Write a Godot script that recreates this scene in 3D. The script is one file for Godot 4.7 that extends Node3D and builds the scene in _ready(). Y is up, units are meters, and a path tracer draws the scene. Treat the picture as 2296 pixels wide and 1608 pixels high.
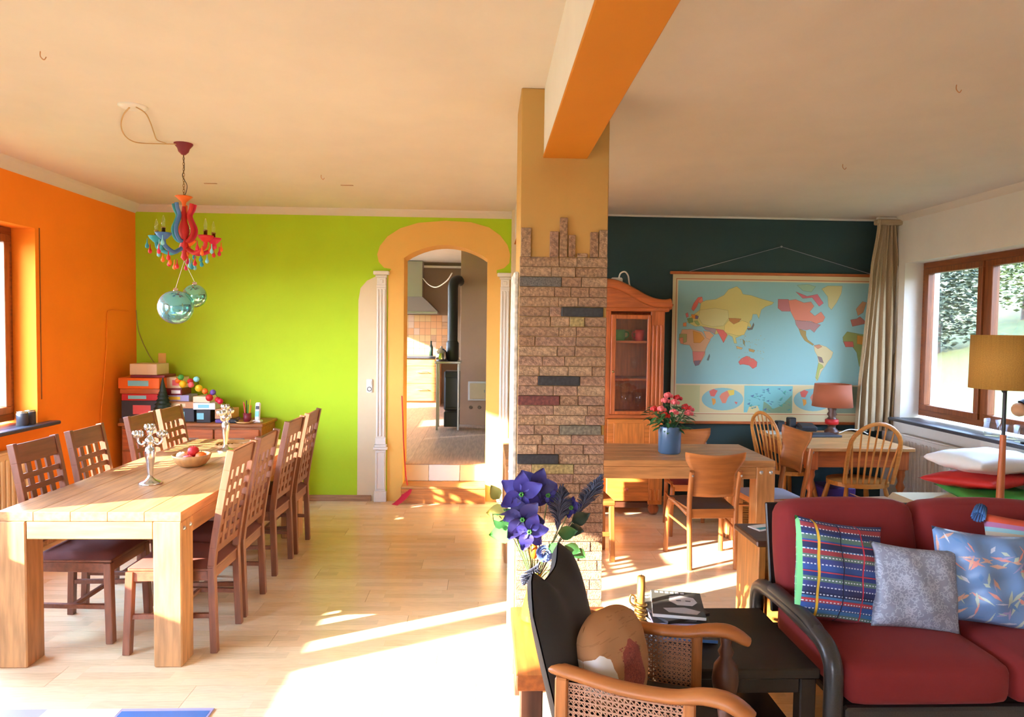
extends Node3D

# ---------------------------------------------------------------- measures (metres)
const XL := -3.28
const XR := 3.92
const ZB := -6.55
const ZN := 2.6
const CE := 2.78
const KF := 0.33      # kitchen floor
const KZ := -12.3     # kitchen far wall

var used := {}
var M := {}
var T := {}
var rng := RandomNumberGenerator.new()

# ---------------------------------------------------------------- a growing mesh
class G:
	var s := SurfaceTool.new()
	var x := Transform3D()
	func _init():
		s.begin(Mesh.PRIMITIVE_TRIANGLES)
		s.set_smooth_group(-1)
	func smooth(on: bool) -> G:
		s.set_smooth_group(0 if on else -1)
		return self
	func at(t: Transform3D) -> G:
		x = t
		return self
	func v(p: Vector3, uv := Vector2.ZERO):
		s.set_uv(uv)
		s.add_vertex(x * p)
	func tri(a: Vector3, b: Vector3, c: Vector3):
		v(a); v(b); v(c)
	# a triangle that faces away from o
	func out(a: Vector3, b: Vector3, c: Vector3, o: Vector3):
		if (b - a).cross(c - a).dot(a + b + c - 3.0 * o) > 0.0:
			tri(a, c, b)
		else:
			tri(a, b, c)
	func quad(a: Vector3, b: Vector3, c: Vector3, d: Vector3, ua := Vector2.ZERO, ub := Vector2.ZERO, uc := Vector2.ZERO, ud := Vector2.ZERO):
		v(a, ua); v(b, ub); v(d, ud)
		v(b, ub); v(c, uc); v(d, ud)
	func box(c: Vector3, e: Vector3, bev := 0.0, b := Basis()) -> G:
		var h := e * 0.5
		var w := minf(bev, minf(h.x, minf(h.y, h.z)) * 0.9)
		var p := func(sg: Vector3, ax: int) -> Vector3:
			var q := Vector3(sg.x * (h.x - w), sg.y * (h.y - w), sg.z * (h.z - w))
			q[ax] = sg[ax] * h[ax]
			return c + b * q
		for ax in 3:
			var i := (ax + 1) % 3
			var j := (ax + 2) % 3
			for sg in [-1.0, 1.0]:
				var q := []
				for k in [[-1, -1], [1, -1], [1, 1], [-1, 1]]:
					var g := Vector3.ZERO
					g[ax] = sg; g[i] = k[0]; g[j] = k[1]
					q.append(p.call(g, ax))
				out(q[0], q[1], q[2], c)
				out(q[0], q[2], q[3], c)
		if w > 0.0:
			for ax in 3:
				var i := (ax + 1) % 3
				var j := (ax + 2) % 3
				for k in [[-1, -1], [1, -1], [1, 1], [-1, 1]]:
					var g1 := Vector3.ZERO
					g1[ax] = -1; g1[i] = k[0]; g1[j] = k[1]
					var g2 := g1
					g2[ax] = 1
					var a: Vector3 = p.call(g1, i)
					var d: Vector3 = p.call(g1, j)
					var e1: Vector3 = p.call(g2, i)
					var f: Vector3 = p.call(g2, j)
					out(a, d, f, c)
					out(a, f, e1, c)
			for sx in [-1, 1]:
				for sy in [-1, 1]:
					for sz in [-1, 1]:
						var g := Vector3(sx, sy, sz)
						out(p.call(g, 0), p.call(g, 1), p.call(g, 2), c)
		return self
	# a bar between two points: width across, thickness the other way
	func bar(a: Vector3, b: Vector3, w: float, t: float, bev := 0.0, side := Vector3.FORWARD) -> G:
		var y := (b - a).normalized()
		var z := (side - y * side.dot(y)).normalized()
		var xx := y.cross(z)
		return box((a + b) * 0.5, Vector3(w, a.distance_to(b), t), bev, Basis(xx, y, z))
	func tube(pts: Array, radii, n := 8, caps := true, flat := 1.0) -> G:
		s.set_smooth_group(0)
		var rings := []
		var ref := Vector3.UP
		var d0: Vector3 = (pts[1] - pts[0]).normalized()
		if absf(d0.dot(ref)) > 0.9:
			ref = Vector3.RIGHT
		var u: Vector3 = (ref - d0 * ref.dot(d0)).normalized()
		for i in pts.size():
			var d: Vector3
			if i == 0: d = pts[1] - pts[0]
			elif i == pts.size() - 1: d = pts[i] - pts[i - 1]
			else: d = (pts[i + 1] - pts[i]).normalized() + (pts[i] - pts[i - 1]).normalized()
			d = d.normalized()
			u = (u - d * u.dot(d)).normalized()
			var w := d.cross(u)
			var r: float = radii[i] if radii is Array else radii
			var ring := []
			for k in n:
				var a := TAU * k / n
				ring.append(pts[i] + u * (cos(a) * r * flat) + w * (sin(a) * r))
			rings.append(ring)
		for i in pts.size() - 1:
			for k in n:
				var l := (k + 1) % n
				quad(rings[i][k], rings[i + 1][k], rings[i + 1][l], rings[i][l], Vector2(float(k) / n, i), Vector2(float(k) / n, i + 1), Vector2(float(k + 1) / n, i + 1), Vector2(float(k + 1) / n, i))
		if caps:
			s.set_smooth_group(-1)
			for e in [0, pts.size() - 1]:
				var o: Vector3 = pts[1] if e == 0 else pts[e - 1]
				for k in n:
					out(pts[e], rings[e][k], rings[e][(k + 1) % n], o)
		return self
	func lathe(prof: Array, n := 20, c := Vector3.ZERO, b := Basis()) -> G:
		s.set_smooth_group(0)
		for i in prof.size() - 1:
			var p: Vector2 = prof[i]
			var q: Vector2 = prof[i + 1]
			for k in n:
				var a0 := TAU * k / n
				var a1 := TAU * (k + 1) / n
				var A := c + b * Vector3(p.x * cos(a0), p.y, p.x * sin(a0))
				var B := c + b * Vector3(p.x * cos(a1), p.y, p.x * sin(a1))
				var C := c + b * Vector3(q.x * cos(a1), q.y, q.x * sin(a1))
				var D := c + b * Vector3(q.x * cos(a0), q.y, q.x * sin(a0))
				var u0 := float(k) / n
				var u1 := float(k + 1) / n
				var v0 := float(i) / (prof.size() - 1)
				var v1 := float(i + 1) / (prof.size() - 1)
				if p.x > 0.00001:
					v(A, Vector2(u0, v0)); v(B, Vector2(u1, v0)); v(D, Vector2(u0, v1))
				if q.x > 0.00001:
					v(B, Vector2(u1, v0)); v(C, Vector2(u1, v1)); v(D, Vector2(u0, v1))
		return self
	func ball(c: Vector3, r: Vector3, n := 10, b := Basis()) -> G:
		var prof := []
		for i in n / 2 + 1:
			var a := PI * i / (n / 2)
			prof.append(Vector2(sin(a), -cos(a)))
		prof[0].x = 0.0
		prof[-1].x = 0.0
		return lathe(prof, n, c, b * Basis.from_scale(r))
	# a polygon in x, y pushed from z0 to z1
	func prism(poly: Array, z0: float, z1: float, b := Transform3D()) -> G:
		s.set_smooth_group(-1)
		var pk := PackedVector2Array(poly)
		if Geometry2D.is_polygon_clockwise(pk):
			pk.reverse()
		var ix := Geometry2D.triangulate_polygon(pk)
		var za := minf(z0, z1)
		var zb := maxf(z0, z1)
		for t in range(0, ix.size(), 3):
			var a := pk[ix[t]]
			var c := pk[ix[t + 1]]
			var d := pk[ix[t + 2]]
			if (c - a).cross(d - a) < 0.0:
				var q := c
				c = d
				d = q
			v(b * Vector3(a.x, a.y, zb), a); v(b * Vector3(d.x, d.y, zb), d); v(b * Vector3(c.x, c.y, zb), c)
			v(b * Vector3(a.x, a.y, za), a); v(b * Vector3(c.x, c.y, za), c); v(b * Vector3(d.x, d.y, za), d)
		for i in pk.size():
			var p := pk[i]
			var q := pk[(i + 1) % pk.size()]
			quad(b * Vector3(p.x, p.y, zb), b * Vector3(q.x, q.y, zb), b * Vector3(q.x, q.y, za), b * Vector3(p.x, p.y, za))
		return self
	# a surface given by rows of points; uv runs 0..1
	func sheet(rows: Array, flip := false, sm := true) -> G:
		s.set_smooth_group(0 if sm else -1)
		var nr := rows.size() - 1
		for i in nr:
			var nc: int = rows[i].size() - 1
			for j in nc:
				var ua := Vector2(float(j) / nc, float(i) / nr)
				var ub := Vector2(float(j + 1) / nc, float(i) / nr)
				var uc := Vector2(float(j + 1) / nc, float(i + 1) / nr)
				var ud := Vector2(float(j) / nc, float(i + 1) / nr)
				if flip:
					quad(rows[i][j], rows[i + 1][j], rows[i + 1][j + 1], rows[i][j + 1], ua, ud, uc, ub)
				else:
					quad(rows[i][j], rows[i][j + 1], rows[i + 1][j + 1], rows[i + 1][j], ua, ub, uc, ud)
		return self
	func done() -> ArrayMesh:
		s.generate_normals()
		s.index()
		return s.commit()

# ---------------------------------------------------------------- nodes
func numbered(called: String) -> String:
	var n: int = used.get(called, 0)
	used[called] = n + 1
	return called if n == 0 else "%s_%03d" % [called, n]

func tag(o: Node3D, label: String, category := "", group := "", kind := ""):
	if label: o.set_meta("label", label)
	if category: o.set_meta("category", category)
	if group: o.set_meta("group", group)
	if kind: o.set_meta("kind", kind)

func thing(called: String, label: String, category: String, pos := Vector3.ZERO, turn := 0.0, group := "") -> Node3D:
	var o := Node3D.new()
	o.name = numbered(called)
	add_child(o)
	o.position = pos
	o.rotation_degrees.y = turn
	tag(o, label, category, group)
	return o

func part(parent: Node, called: String, g, m: Material, label := "", pos := Vector3.ZERO, rot := Vector3.ZERO) -> MeshInstance3D:
	var o := MeshInstance3D.new()
	o.name = called
	o.mesh = g.done() if g is G else g
	o.material_override = m
	parent.add_child(o, true)
	o.position = pos
	o.rotation_degrees = rot
	if label: o.set_meta("label", label)
	return o

# a thing that is one mesh
func one(called: String, g, m: Material, label: String, category: String, pos := Vector3.ZERO, turn := 0.0, group := "") -> MeshInstance3D:
	var o := MeshInstance3D.new()
	o.name = numbered(called)
	o.mesh = g.done() if g is G else g
	o.material_override = m
	add_child(o)
	o.position = pos
	o.rotation_degrees.y = turn
	tag(o, label, category, group)
	return o

func struct(called: String, g, m: Material, label := "") -> MeshInstance3D:
	var o := one(called, g, m, label, "")
	o.set_meta("kind", "structure")
	return o

func copy(o: Node3D, label: String, pos: Vector3, turn := 0.0) -> Node3D:
	var c := o.duplicate() as Node3D
	var base := String(o.name)
	if base.length() > 4 and base[base.length() - 4] == "_" and base.right(3).is_valid_int():
		base = base.left(base.length() - 4)
	c.name = numbered(base)
	add_child(c)
	c.position = pos
	c.rotation_degrees.y = turn
	c.set_meta("label", label)
	return c

func box1(c: Vector3, e: Vector3, bev := 0.0, b := Basis()) -> G:
	return G.new().box(c, e, bev, b)

func span(a: Vector3, b: Vector3, bev := 0.0) -> G:
	return G.new().box((a + b) * 0.5, (b - a).abs(), bev)

func addspan(g: G, a: Vector3, b: Vector3, bev := 0.0):
	g.box((a + b) * 0.5, (b - a).abs(), bev)

func V(x: float, y: float, z: float) -> Vector3:
	return Vector3(x, y, z)

func curve(pts: Array, n := 6) -> Array:   # Catmull-Rom through the points
	var r := []
	for i in pts.size() - 1:
		var p0 = pts[maxi(i - 1, 0)]
		var p1 = pts[i]
		var p2 = pts[i + 1]
		var p3 = pts[mini(i + 2, pts.size() - 1)]
		for k in n:
			var t := float(k) / n
			r.append(0.5 * ((2.0 * p1) + (p2 - p0) * t + (2.0 * p0 - 5.0 * p1 + 4.0 * p2 - p3) * t * t + (3.0 * p1 - p0 - 3.0 * p2 + p3) * t * t * t))
	r.append(pts[-1])
	return r

# ---------------------------------------------------------------- materials
func noise_tex(freq: float, lo: float, hi: float, seed_: int, octaves := 4, kind := FastNoiseLite.TYPE_SIMPLEX_SMOOTH, size := 512) -> NoiseTexture2D:
	var n := FastNoiseLite.new()
	n.noise_type = kind
	n.frequency = freq
	n.fractal_octaves = octaves
	n.seed = seed_
	var t := NoiseTexture2D.new()
	t.width = size
	t.height = size
	t.seamless = true
	t.noise = n
	var r := Gradient.new()
	r.set_color(0, Color(lo, lo, lo))
	r.set_color(1, Color(hi, hi, hi))
	t.color_ramp = r
	return t

func normal_tex(freq: float, seed_: int, strength := 4.0) -> NoiseTexture2D:
	var n := FastNoiseLite.new()
	n.frequency = freq
	n.seed = seed_
	n.fractal_octaves = 4
	var t := NoiseTexture2D.new()
	t.width = 512
	t.height = 512
	t.seamless = true
	t.noise = n
	t.as_normal_map = true
	t.bump_strength = strength
	return t

func mt(called: String, c: Color, rough := 0.6, tex := "", scale := Vector3.ONE, metal := 0.0) -> StandardMaterial3D:
	var m := StandardMaterial3D.new()
	m.resource_name = called
	m.albedo_color = c
	m.roughness = rough
	m.metallic = metal
	if tex:
		m.albedo_texture = T[tex]
		m.uv1_triplanar = true
		m.uv1_scale = scale
	M[called] = m
	return m

func rgb(r: int, g: int, b: int) -> Color:
	return Color(r / 255.0, g / 255.0, b / 255.0)

func pic(called: String, im: Image, rough := 0.7) -> StandardMaterial3D:
	var m := StandardMaterial3D.new()
	m.resource_name = called
	m.albedo_texture = ImageTexture.create_from_image(im)
	m.roughness = rough
	M[called] = m
	return m

func glass(called: String, c: Color, alpha := 0.08) -> StandardMaterial3D:
	var m := StandardMaterial3D.new()
	m.resource_name = called
	m.albedo_color = Color(c.r, c.g, c.b, alpha)
	m.transparency = BaseMaterial3D.TRANSPARENCY_ALPHA
	m.roughness = 0.02
	M[called] = m
	return m

func fill_poly(im: Image, pts: Array, c: Color):
	var lo := 1e9
	var hi := -1e9
	for p in pts:
		lo = minf(lo, p.y)
		hi = maxf(hi, p.y)
	for y in range(maxi(0, int(ceil(lo))), mini(im.get_height() - 1, int(hi)) + 1):
		var xs := []
		for i in pts.size():
			var a: Vector2 = pts[i]
			var b: Vector2 = pts[(i + 1) % pts.size()]
			if (a.y <= y) != (b.y <= y):
				xs.append(a.x + (y - a.y) / (b.y - a.y) * (b.x - a.x))
		xs.sort()
		for k in range(0, xs.size() - 1, 2):
			var x0 := int(maxf(0, xs[k]))
			var x1 := int(minf(im.get_width(), xs[k + 1] + 1))
			if x1 > x0:
				im.fill_rect(Rect2i(x0, y, x1 - x0, 1), c)

# the print of a three-strip laminate board: blocks of slightly different tone with fine grain
func strip_tex() -> ImageTexture:
	var w := 1024
	var h := 192
	var im := Image.create(w, h, false, Image.FORMAT_RGB8)
	var n := FastNoiseLite.new()
	n.seed = 17
	n.frequency = .02
	n.fractal_octaves = 4
	var r := RandomNumberGenerator.new()
	r.seed = 9
	for s in 3:
		var cut := [0, 341 + s * 60 - 60, 682 + s * 50 - 70, w]
		for k in 3:
			var t := r.randf_range(.93, 1.0)
			var wm := r.randf_range(-.012, .02)
			var off := r.randf() * 900.0
			for y in range(s * 64, s * 64 + 64):
				for x in range(cut[k], cut[k + 1]):
					var g := n.get_noise_2d(x * .5 + off, y * 3.2 + off) * .05
					var e := .96 if (y % 64 == 0 or x == cut[k]) else 1.0
					var v := (t + g) * e
					im.set_pixel(x, y, Color(v + wm, v, v - wm))
	return ImageTexture.create_from_image(im)

func make_materials():
	T.grain = noise_tex(0.012, 0.78, 1.06, 3, 5)
	T.mottle = noise_tex(0.01, 0.975, 1.0, 5, 4)
	T.speck = noise_tex(0.09, 0.72, 1.0, 8, 3)
	T.patch = noise_tex(0.02, 0.6, 1.05, 11, 4)
	T.rough_n = normal_tex(0.05, 4, 6.0)
	T.fine_n = normal_tex(0.12, 9, 3.0)
	T.strip = strip_tex()
	# the shell
	mt("ceiling_paint", rgb(221, 210, 194), 0.9, "mottle", V(.4, .4, .4))
	mt("white_paint", rgb(232, 226, 216), 0.85, "mottle", V(.5, .5, .5))
	mt("cream_paint", rgb(224, 206, 170), 0.85, "mottle", V(.5, .5, .5))
	mt("ochre_paint", rgb(238, 186, 96), 0.85, "mottle", V(.5, .5, .5))
	mt("pillar_paint", rgb(196, 152, 82), 0.85, "mottle", V(.5, .5, .5))
	mt("orange_paint", rgb(250, 134, 12), 0.8, "mottle", V(.5, .5, .5))
	mt("green_paint", rgb(178, 212, 30), 0.8, "mottle", V(.5, .5, .5))
	mt("dark_paint", rgb(44, 68, 70), 0.75, "mottle", V(.5, .5, .5))
	mt("beam_paint", rgb(196, 118, 2), 0.7, "mottle", V(.5, .5, .5))
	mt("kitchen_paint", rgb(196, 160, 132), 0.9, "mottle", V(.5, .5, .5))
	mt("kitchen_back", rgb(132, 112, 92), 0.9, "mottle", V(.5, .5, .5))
	mt("plaster", rgb(236, 226, 206), 0.9, "patch", V(2, 2, 2))
	mt("stone_sill", rgb(76, 76, 84), 0.35, "speck", V(2, 2, 2))
	mt("cream_dark", rgb(196, 156, 104), 0.6)
	mt("skirting", rgb(188, 142, 104), 0.5, "grain", V(.5, 5, 5))
	for i in 5:
		var m := mt("laminate_%d" % i, [rgb(238, 208, 164), rgb(232, 200, 154), rgb(242, 214, 172), rgb(235, 203, 158), rgb(239, 209, 163)][i], 0.22)
		m.albedo_texture = T.strip
		m.uv1_triplanar = true
		m.uv1_scale = V(1 / 1.285, 1, 1 / .193)
		m.uv1_offset = V(.5 + .23 * i, .5, .5)
		m.metallic_specular = 0.55
	mt("kitchen_board", rgb(176, 148, 126), 0.4, "grain", V(5, 4, .4))
	# woods: grain along x, y or z
	for w in [["honey", 204, 146, 84], ["table", 190, 134, 82], ["dark_chair", 134, 80, 54], ["pine", 214, 128, 56], ["hutch", 196, 104, 52], ["plywood", 170, 100, 46], ["windsor", 206, 136, 62], ["mahogany", 92, 54, 36], ["armwood", 186, 112, 54], ["frame", 146, 78, 36], ["box", 206, 130, 60], ["bench", 196, 104, 44]]:
		for ax in 3:
			var sc := V(4, 4, 4)
			sc[ax] = 0.45
			mt(w[0] + "_" + "xyz"[ax], rgb(w[1], w[2], w[3]), 0.42, "grain", sc)
	mt("black_wood", rgb(32, 25, 22), 0.4, "grain", V(3, 3, .5))
	mt("sofa_frame", rgb(62, 60, 58), 0.32, "speck", V(3, 3, 3))
	mt("seat_pad", rgb(128, 66, 54), 0.8, "speck", V(6, 6, 6))
	mt("black_seat", rgb(58, 50, 46), 0.5)
	mt("grey_seat", rgb(150, 148, 158), 0.8)
	var rs := mt("red_cloth", rgb(122, 26, 26), 0.9, "mottle", V(3, 3, 3))
	rs.rim_enabled = true
	rs.rim = 0.4
	rs.rim_tint = 0.7
	var br := mt("brown_velvet", rgb(36, 30, 26), 0.75)
	br.rim_enabled = true
	br.rim = 0.25
	br.rim_tint = 0.5
	mt("silver", rgb(214, 222, 224), 0.2, "", Vector3.ONE, 1.0)
	mt("steel", rgb(176, 176, 176), 0.35, "", Vector3.ONE, 1.0)
	mt("iron", rgb(34, 34, 36), 0.5)
	mt("brass", rgb(150, 120, 70), 0.35, "", Vector3.ONE, 0.9)
	mt("chrome", rgb(220, 220, 220), 0.12, "", Vector3.ONE, 1.0)
	mt("white_plastic", rgb(226, 222, 214), 0.4)
	mt("black_plastic", rgb(28, 28, 32), 0.4)
	mt("radiator", rgb(232, 228, 220), 0.4)
	mt("radiator_beige", rgb(232, 200, 150), 0.45)
	var cu := mt("curtain_cloth", rgb(206, 178, 140), 0.9, "speck", V(4, 4, 4))
	cu.backlight_enabled = true
	cu.backlight = Color(0.12, 0.10, 0.07)
	glass("pane", Color(1, 1, 1), 0.05)
	glass("tinted_pane", rgb(14, 20, 12), 0.4)
	glass("clear_glass", Color(.4, .45, .45), 0.03)
	for c in [["red", 190, 24, 22], ["wine", 120, 20, 34], ["orange", 232, 104, 14], ["yellow", 232, 190, 24], ["green", 66, 150, 60], ["teal", 44, 140, 150], ["blue", 70, 112, 168], ["pink", 226, 96, 96], ["cyan", 130, 200, 206], ["violet", 96, 70, 140], ["crimson", 200, 22, 60], ["cream", 226, 204, 160], ["tan", 196, 140, 92], ["paper", 232, 228, 220], ["charcoal", 52, 52, 56], ["lilac", 168, 160, 196], ["olive", 150, 140, 60], ["deep_green", 22, 44, 30], ["leaf", 46, 96, 46], ["bright_leaf", 70, 150, 60], ["stem", 96, 104, 46]]:
		mt(c[0], rgb(c[1], c[2], c[3]), 0.55)

# ---------------------------------------------------------------- camera, sky, sun
func _ready():
	rng.seed = 71
	var cam := Camera3D.new()
	cam.name = "camera"
	add_child(cam)
	cam.position = V(0, 1.65, 0)
	cam.rotation_degrees = V(-2.3, -2.25, 0.75)
	cam.fov = 55.46
	cam.near = 0.05
	cam.far = 300.0
	cam.current = true

	var we := WorldEnvironment.new()
	we.name = "environment"
	var env := Environment.new()
	var sky := Sky.new()
	var sm := ProceduralSkyMaterial.new()
	sm.sky_top_color = rgb(150, 190, 240)
	sm.sky_horizon_color = rgb(226, 234, 244)
	sm.ground_horizon_color = rgb(170, 170, 150)
	sm.ground_bottom_color = rgb(110, 110, 90)
	sm.sky_curve = 0.2
	sm.sun_angle_max = 1.0
	sm.energy_multiplier = 74.0
	sky.sky_material = sm
	env.sky = sky
	env.background_mode = Environment.BG_SKY
	env.tonemap_mode = Environment.TONE_MAPPER_LINEAR
	env.tonemap_exposure = 0.98
	env.sdfgi_enabled = true
	env.ssao_enabled = true
	env.ssil_enabled = true
	we.environment = env
	add_child(we)

	var sun := DirectionalLight3D.new()
	sun.name = "sun"
	add_child(sun)
	var az := deg_to_rad(26.5)
	var el := deg_to_rad(19.4)
	sun.look_at_from_position(Vector3.ZERO, V(cos(el) * cos(az), -sin(el), -cos(el) * sin(az)))
	sun.light_color = rgb(255, 244, 228)
	sun.light_energy = 24.0
	sun.light_angular_distance = 0.6
	sun.shadow_enabled = true

	make_materials()
	build_shell()
	build_windows()
	build_kitchen()
	build_pillar()
	build_outside()
	build_dining()
	build_sideboard()
	build_chandelier()
	build_hutch()
	build_map_and_curtain()
	build_table_corner()
	build_desk()
	build_right_wall_things()
	build_sofa()
	build_front()
	build_small()

# ---------------------------------------------------------------- the shell
# a wall across x (from x0 to x1 thick) along z with window holes [za, zb, ya, yb]
func holed_wall(x0: float, x1: float, za: float, zb: float, ya: float, yb: float, holes: Array) -> G:
	var g := G.new()
	var z := za
	for h in holes:
		addspan(g, V(x0, ya, z), V(x1, yb, h[0]))
		addspan(g, V(x0, ya, h[0]), V(x1, h[2], h[1]))
		addspan(g, V(x0, h[3], h[0]), V(x1, yb, h[1]))
		z = h[1]
	addspan(g, V(x0, ya, z), V(x1, yb, zb))
	return g

func arch_points() -> Array:   # from the right springing over the crown to the left one
	var r := []
	for i in 15:
		var t := i / 14.0
		r.append(Vector2(lerpf(0.02, -0.79, t), 2.34 + 0.13 * (1.0 - pow(2.0 * t - 1.0, 2.0))))
	return r

func build_shell():
	# floor: a slab with laminate boards on it
	var fl := struct("floor", span(V(XL, -0.12, ZN), V(XR, -0.012, ZB)), M.laminate_1, "pale laminate floor boards running across the room")
	var row := 0
	var z := -1.2
	while z > ZB + 0.01:
		var x: float = XL - [0.0, 0.8, 0.4, 1.0, 0.6][row % 5]
		var wz := minf(0.193, z - ZB)
		while x < XR:
			var a := maxf(x, XL)
			var b := minf(x + 1.285, XR)
			if b - a > 0.02:
				part(fl, "plank", box1(V(0, 0, 0), V(b - a - 0.0016, 0.012, wz - 0.0016)), M["laminate_%d" % rng.randi_range(0, 4)], "", V((a + b) * .5, -0.006, z - wz * .5))
			x += 1.285
		z -= 0.193
		row += 1
	addspan_floor_near(fl)
	struct("ceiling", span(V(XL - .3, CE, ZN + .3), V(XR + .4, CE + .3, ZB - .3)), M.ceiling_paint, "cream painted ceiling")
	var holes := [[-5.12, -3.5, 0.93, 2.35], [-2.82, -0.6, 0.87, 2.35]]
	struct("wall_left", holed_wall(XL - .3, XL, ZB, ZN, -.12, CE, holes), M.orange_paint, "bright orange wall with windows")
	struct("wall_right", holed_wall(XR, XR + .34, ZB, ZN, -.12, CE, [[-6.27, -4.5, 0.88, 2.335]]), M.white_paint, "off-white wall with the garden window")
	var wn := span(V(XL - .3, -.12, ZN), V(-2.95, CE, ZN + .3))
	addspan(wn, V(-2.95, 2.4, ZN), V(-1.75, CE, ZN + .3))
	addspan(wn, V(-2.95, -.12, ZN), V(-1.75, .05, ZN + .3))
	addspan(wn, V(-1.75, -.12, ZN), V(XR + .34, CE, ZN + .3))
	struct("wall_near", wn, M.white_paint, "off-white wall behind the camera")
	# back wall, left half: green, with the arched opening
	var poly := [Vector2(XL - .3, -.12), Vector2(-.79, -.12), Vector2(-.79, 2.34)]
	var arch := arch_points()
	var back := arch.duplicate()
	back.reverse()
	poly.append_array(back.slice(1))
	poly.append_array([Vector2(.02, -.12), Vector2(.3, -.12), Vector2(.3, CE), Vector2(XL - .3, CE)])
	var wb := struct("wall_back", G.new().prism(poly, ZB - .3, ZB), M.green_paint, "lime green wall with an arched opening to the kitchen")
	# paint round the opening
	var band := [Vector2(-1.215, 0), Vector2(-.94, 0), Vector2(-.94, 2.19), Vector2(-1.03, 2.16), Vector2(-1.13, 2.11), Vector2(-1.19, 2.04), Vector2(-1.21, 1.92)]
	part(wb, "painted_band", G.new().prism(band, ZB, ZB + .003), M.cream_paint, "cream painted band beside the pilaster")
	var ring := [Vector2(-.93, 0), Vector2(-.93, 2.19), Vector2(-.9, 2.225), Vector2(-.97, 2.235), Vector2(-1.02, 2.29), Vector2(-1.035, 2.36), Vector2(-1.01, 2.44), Vector2(-.94, 2.53), Vector2(-.82, 2.61), Vector2(-.65, 2.665), Vector2(-.39, 2.69), Vector2(-.15, 2.68), Vector2(.02, 2.635), Vector2(.13, 2.56), Vector2(.2, 2.47), Vector2(.228, 2.38), Vector2(.22, 2.3), Vector2(.17, 2.25), Vector2(.1, 2.23), Vector2(.1, 2.2), Vector2(.235, 2.19), Vector2(.235, 0), Vector2(.02, 0)]
	ring.append_array(arch)
	ring.append(Vector2(-.79, 0))
	part(wb, "painted_arch", G.new().prism(ring, ZB, ZB + .004), M.ochre_paint, "ochre painted arch round the opening")
	var lining := [Vector2(.021, 0), Vector2(.021, 2.34)]
	lining.append_array(arch.slice(1, 14))
	lining.append_array([Vector2(-.791, 2.34), Vector2(-.791, 0), Vector2(-.781, 0), Vector2(-.781, 2.332)])
	for k in range(13, 0, -1): lining.append(arch[k] + Vector2(0, -.01))
	lining.append_array([Vector2(.011, 2.332), Vector2(.011, 0)])
	part(wb, "opening_lining", G.new().prism(lining, ZB - .302, ZB + .002), M.ochre_paint, "painted lining of the arched opening")
	# back wall, right half: dark
	struct("wall_back_right", span(V(.3, -.12, ZB - .3), V(XR + .34, CE, ZB)), M.dark_paint, "dark petrol coloured wall behind the map")
	struct("trim_1", span(V(.236, 0, ZB), V(.5, CE, ZB + .15), .004), M.cream_paint, "cream wall stub under the beam")
	# beam
	var bm := struct("ceiling_beam", span(V(.262, 2.472, ZN), V(.464, CE, ZB)), M.white_paint, "ceiling beam with white sides and an orange underside")
	part(bm, "beam_underside", span(V(.259, 2.46, ZN), V(.467, 2.472, ZB), .003), M.beam_paint, "orange underside of the beam")
	# coves
	struct("trim_2", G.new().prism([Vector2(0, CE), Vector2(.075, CE), Vector2(.06, CE - .02), Vector2(.018, CE - .055), Vector2(0, CE - .075)], ZB, ZN, Transform3D(Basis(), V(XL, 0, 0))), M.ceiling_paint, "cream cove above the orange wall")
	struct("trim_3", G.new().prism([Vector2(0, CE), Vector2(.06, CE), Vector2(.05, CE - .02), Vector2(.016, CE - .05), Vector2(0, CE - .062)], .236, XL, Transform3D(Basis(V(0, 0, 1), Vector3.UP, V(1, 0, 0)), V(0, 0, ZB))), M.ceiling_paint, "cream cove above the green wall")
	struct("trim_4", G.new().prism([Vector2(0, CE), Vector2(-.05, CE), Vector2(-.042, CE - .012), Vector2(-.014, CE - .04), Vector2(0, CE - .05)], ZB, ZN, Transform3D(Basis(), V(XR, 0, 0))), M.ceiling_paint, "white cove above the window wall")
	struct("trim_5", span(V(.5, CE - .018, ZB), V(XR, CE, ZB + .02), .004), M.white_paint, "white strip above the dark wall")
	# skirtings
	struct("baseboard_back", span(V(XL, 0, ZB), V(-1.08, .058, ZB + .018), .004), M.skirting, "brown skirting below the green wall")
	struct("baseboard_left", span(V(XL, 0, ZB), V(XL + .018, .058, ZN), .004), M.skirting, "brown skirting below the orange wall")
	struct("baseboard_right", span(V(XR - .018, 0, ZB), V(XR, .058, ZN), .004), M.skirting, "brown skirting below the window wall")
	struct("baseboard_back_right", span(V(.5, 0, ZB), V(XR, .058, ZB + .018), .004), M.skirting, "brown skirting below the dark wall")
	# steps up into the kitchen
	var st := thing("steps", "two low steps up into the kitchen under the arch", "steps")
	st.set_meta("kind", "structure")
	part(st, "lower_step", span(V(-.785, 0, -6.45), V(.015, .14, -6.68), .003), M.box_x)
	part(st, "nosing", span(V(-.785, .14, -6.44), V(.015, .165, -6.69), .006), M.honey_x)
	for a in [[-.785, -.545], [-.541, -.24], [-.236, .015]]:
		part(st, "riser_tile", span(V(a[0], .165, -6.69), V(a[1], KF - .004, -6.72), .003), M.cream if a[0] != -.541 else M.paper)
	part(st, "threshold", span(V(-.785, KF - .004, -6.685), V(.015, KF + .004, -6.86), .003), M.kitchen_board)
	part(st, "step_core", span(V(-.79, 0, -6.72), V(.02, KF - .004, -6.86)), M.plaster)
	# pilasters beside the arch
	var pl: Node3D = null
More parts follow.
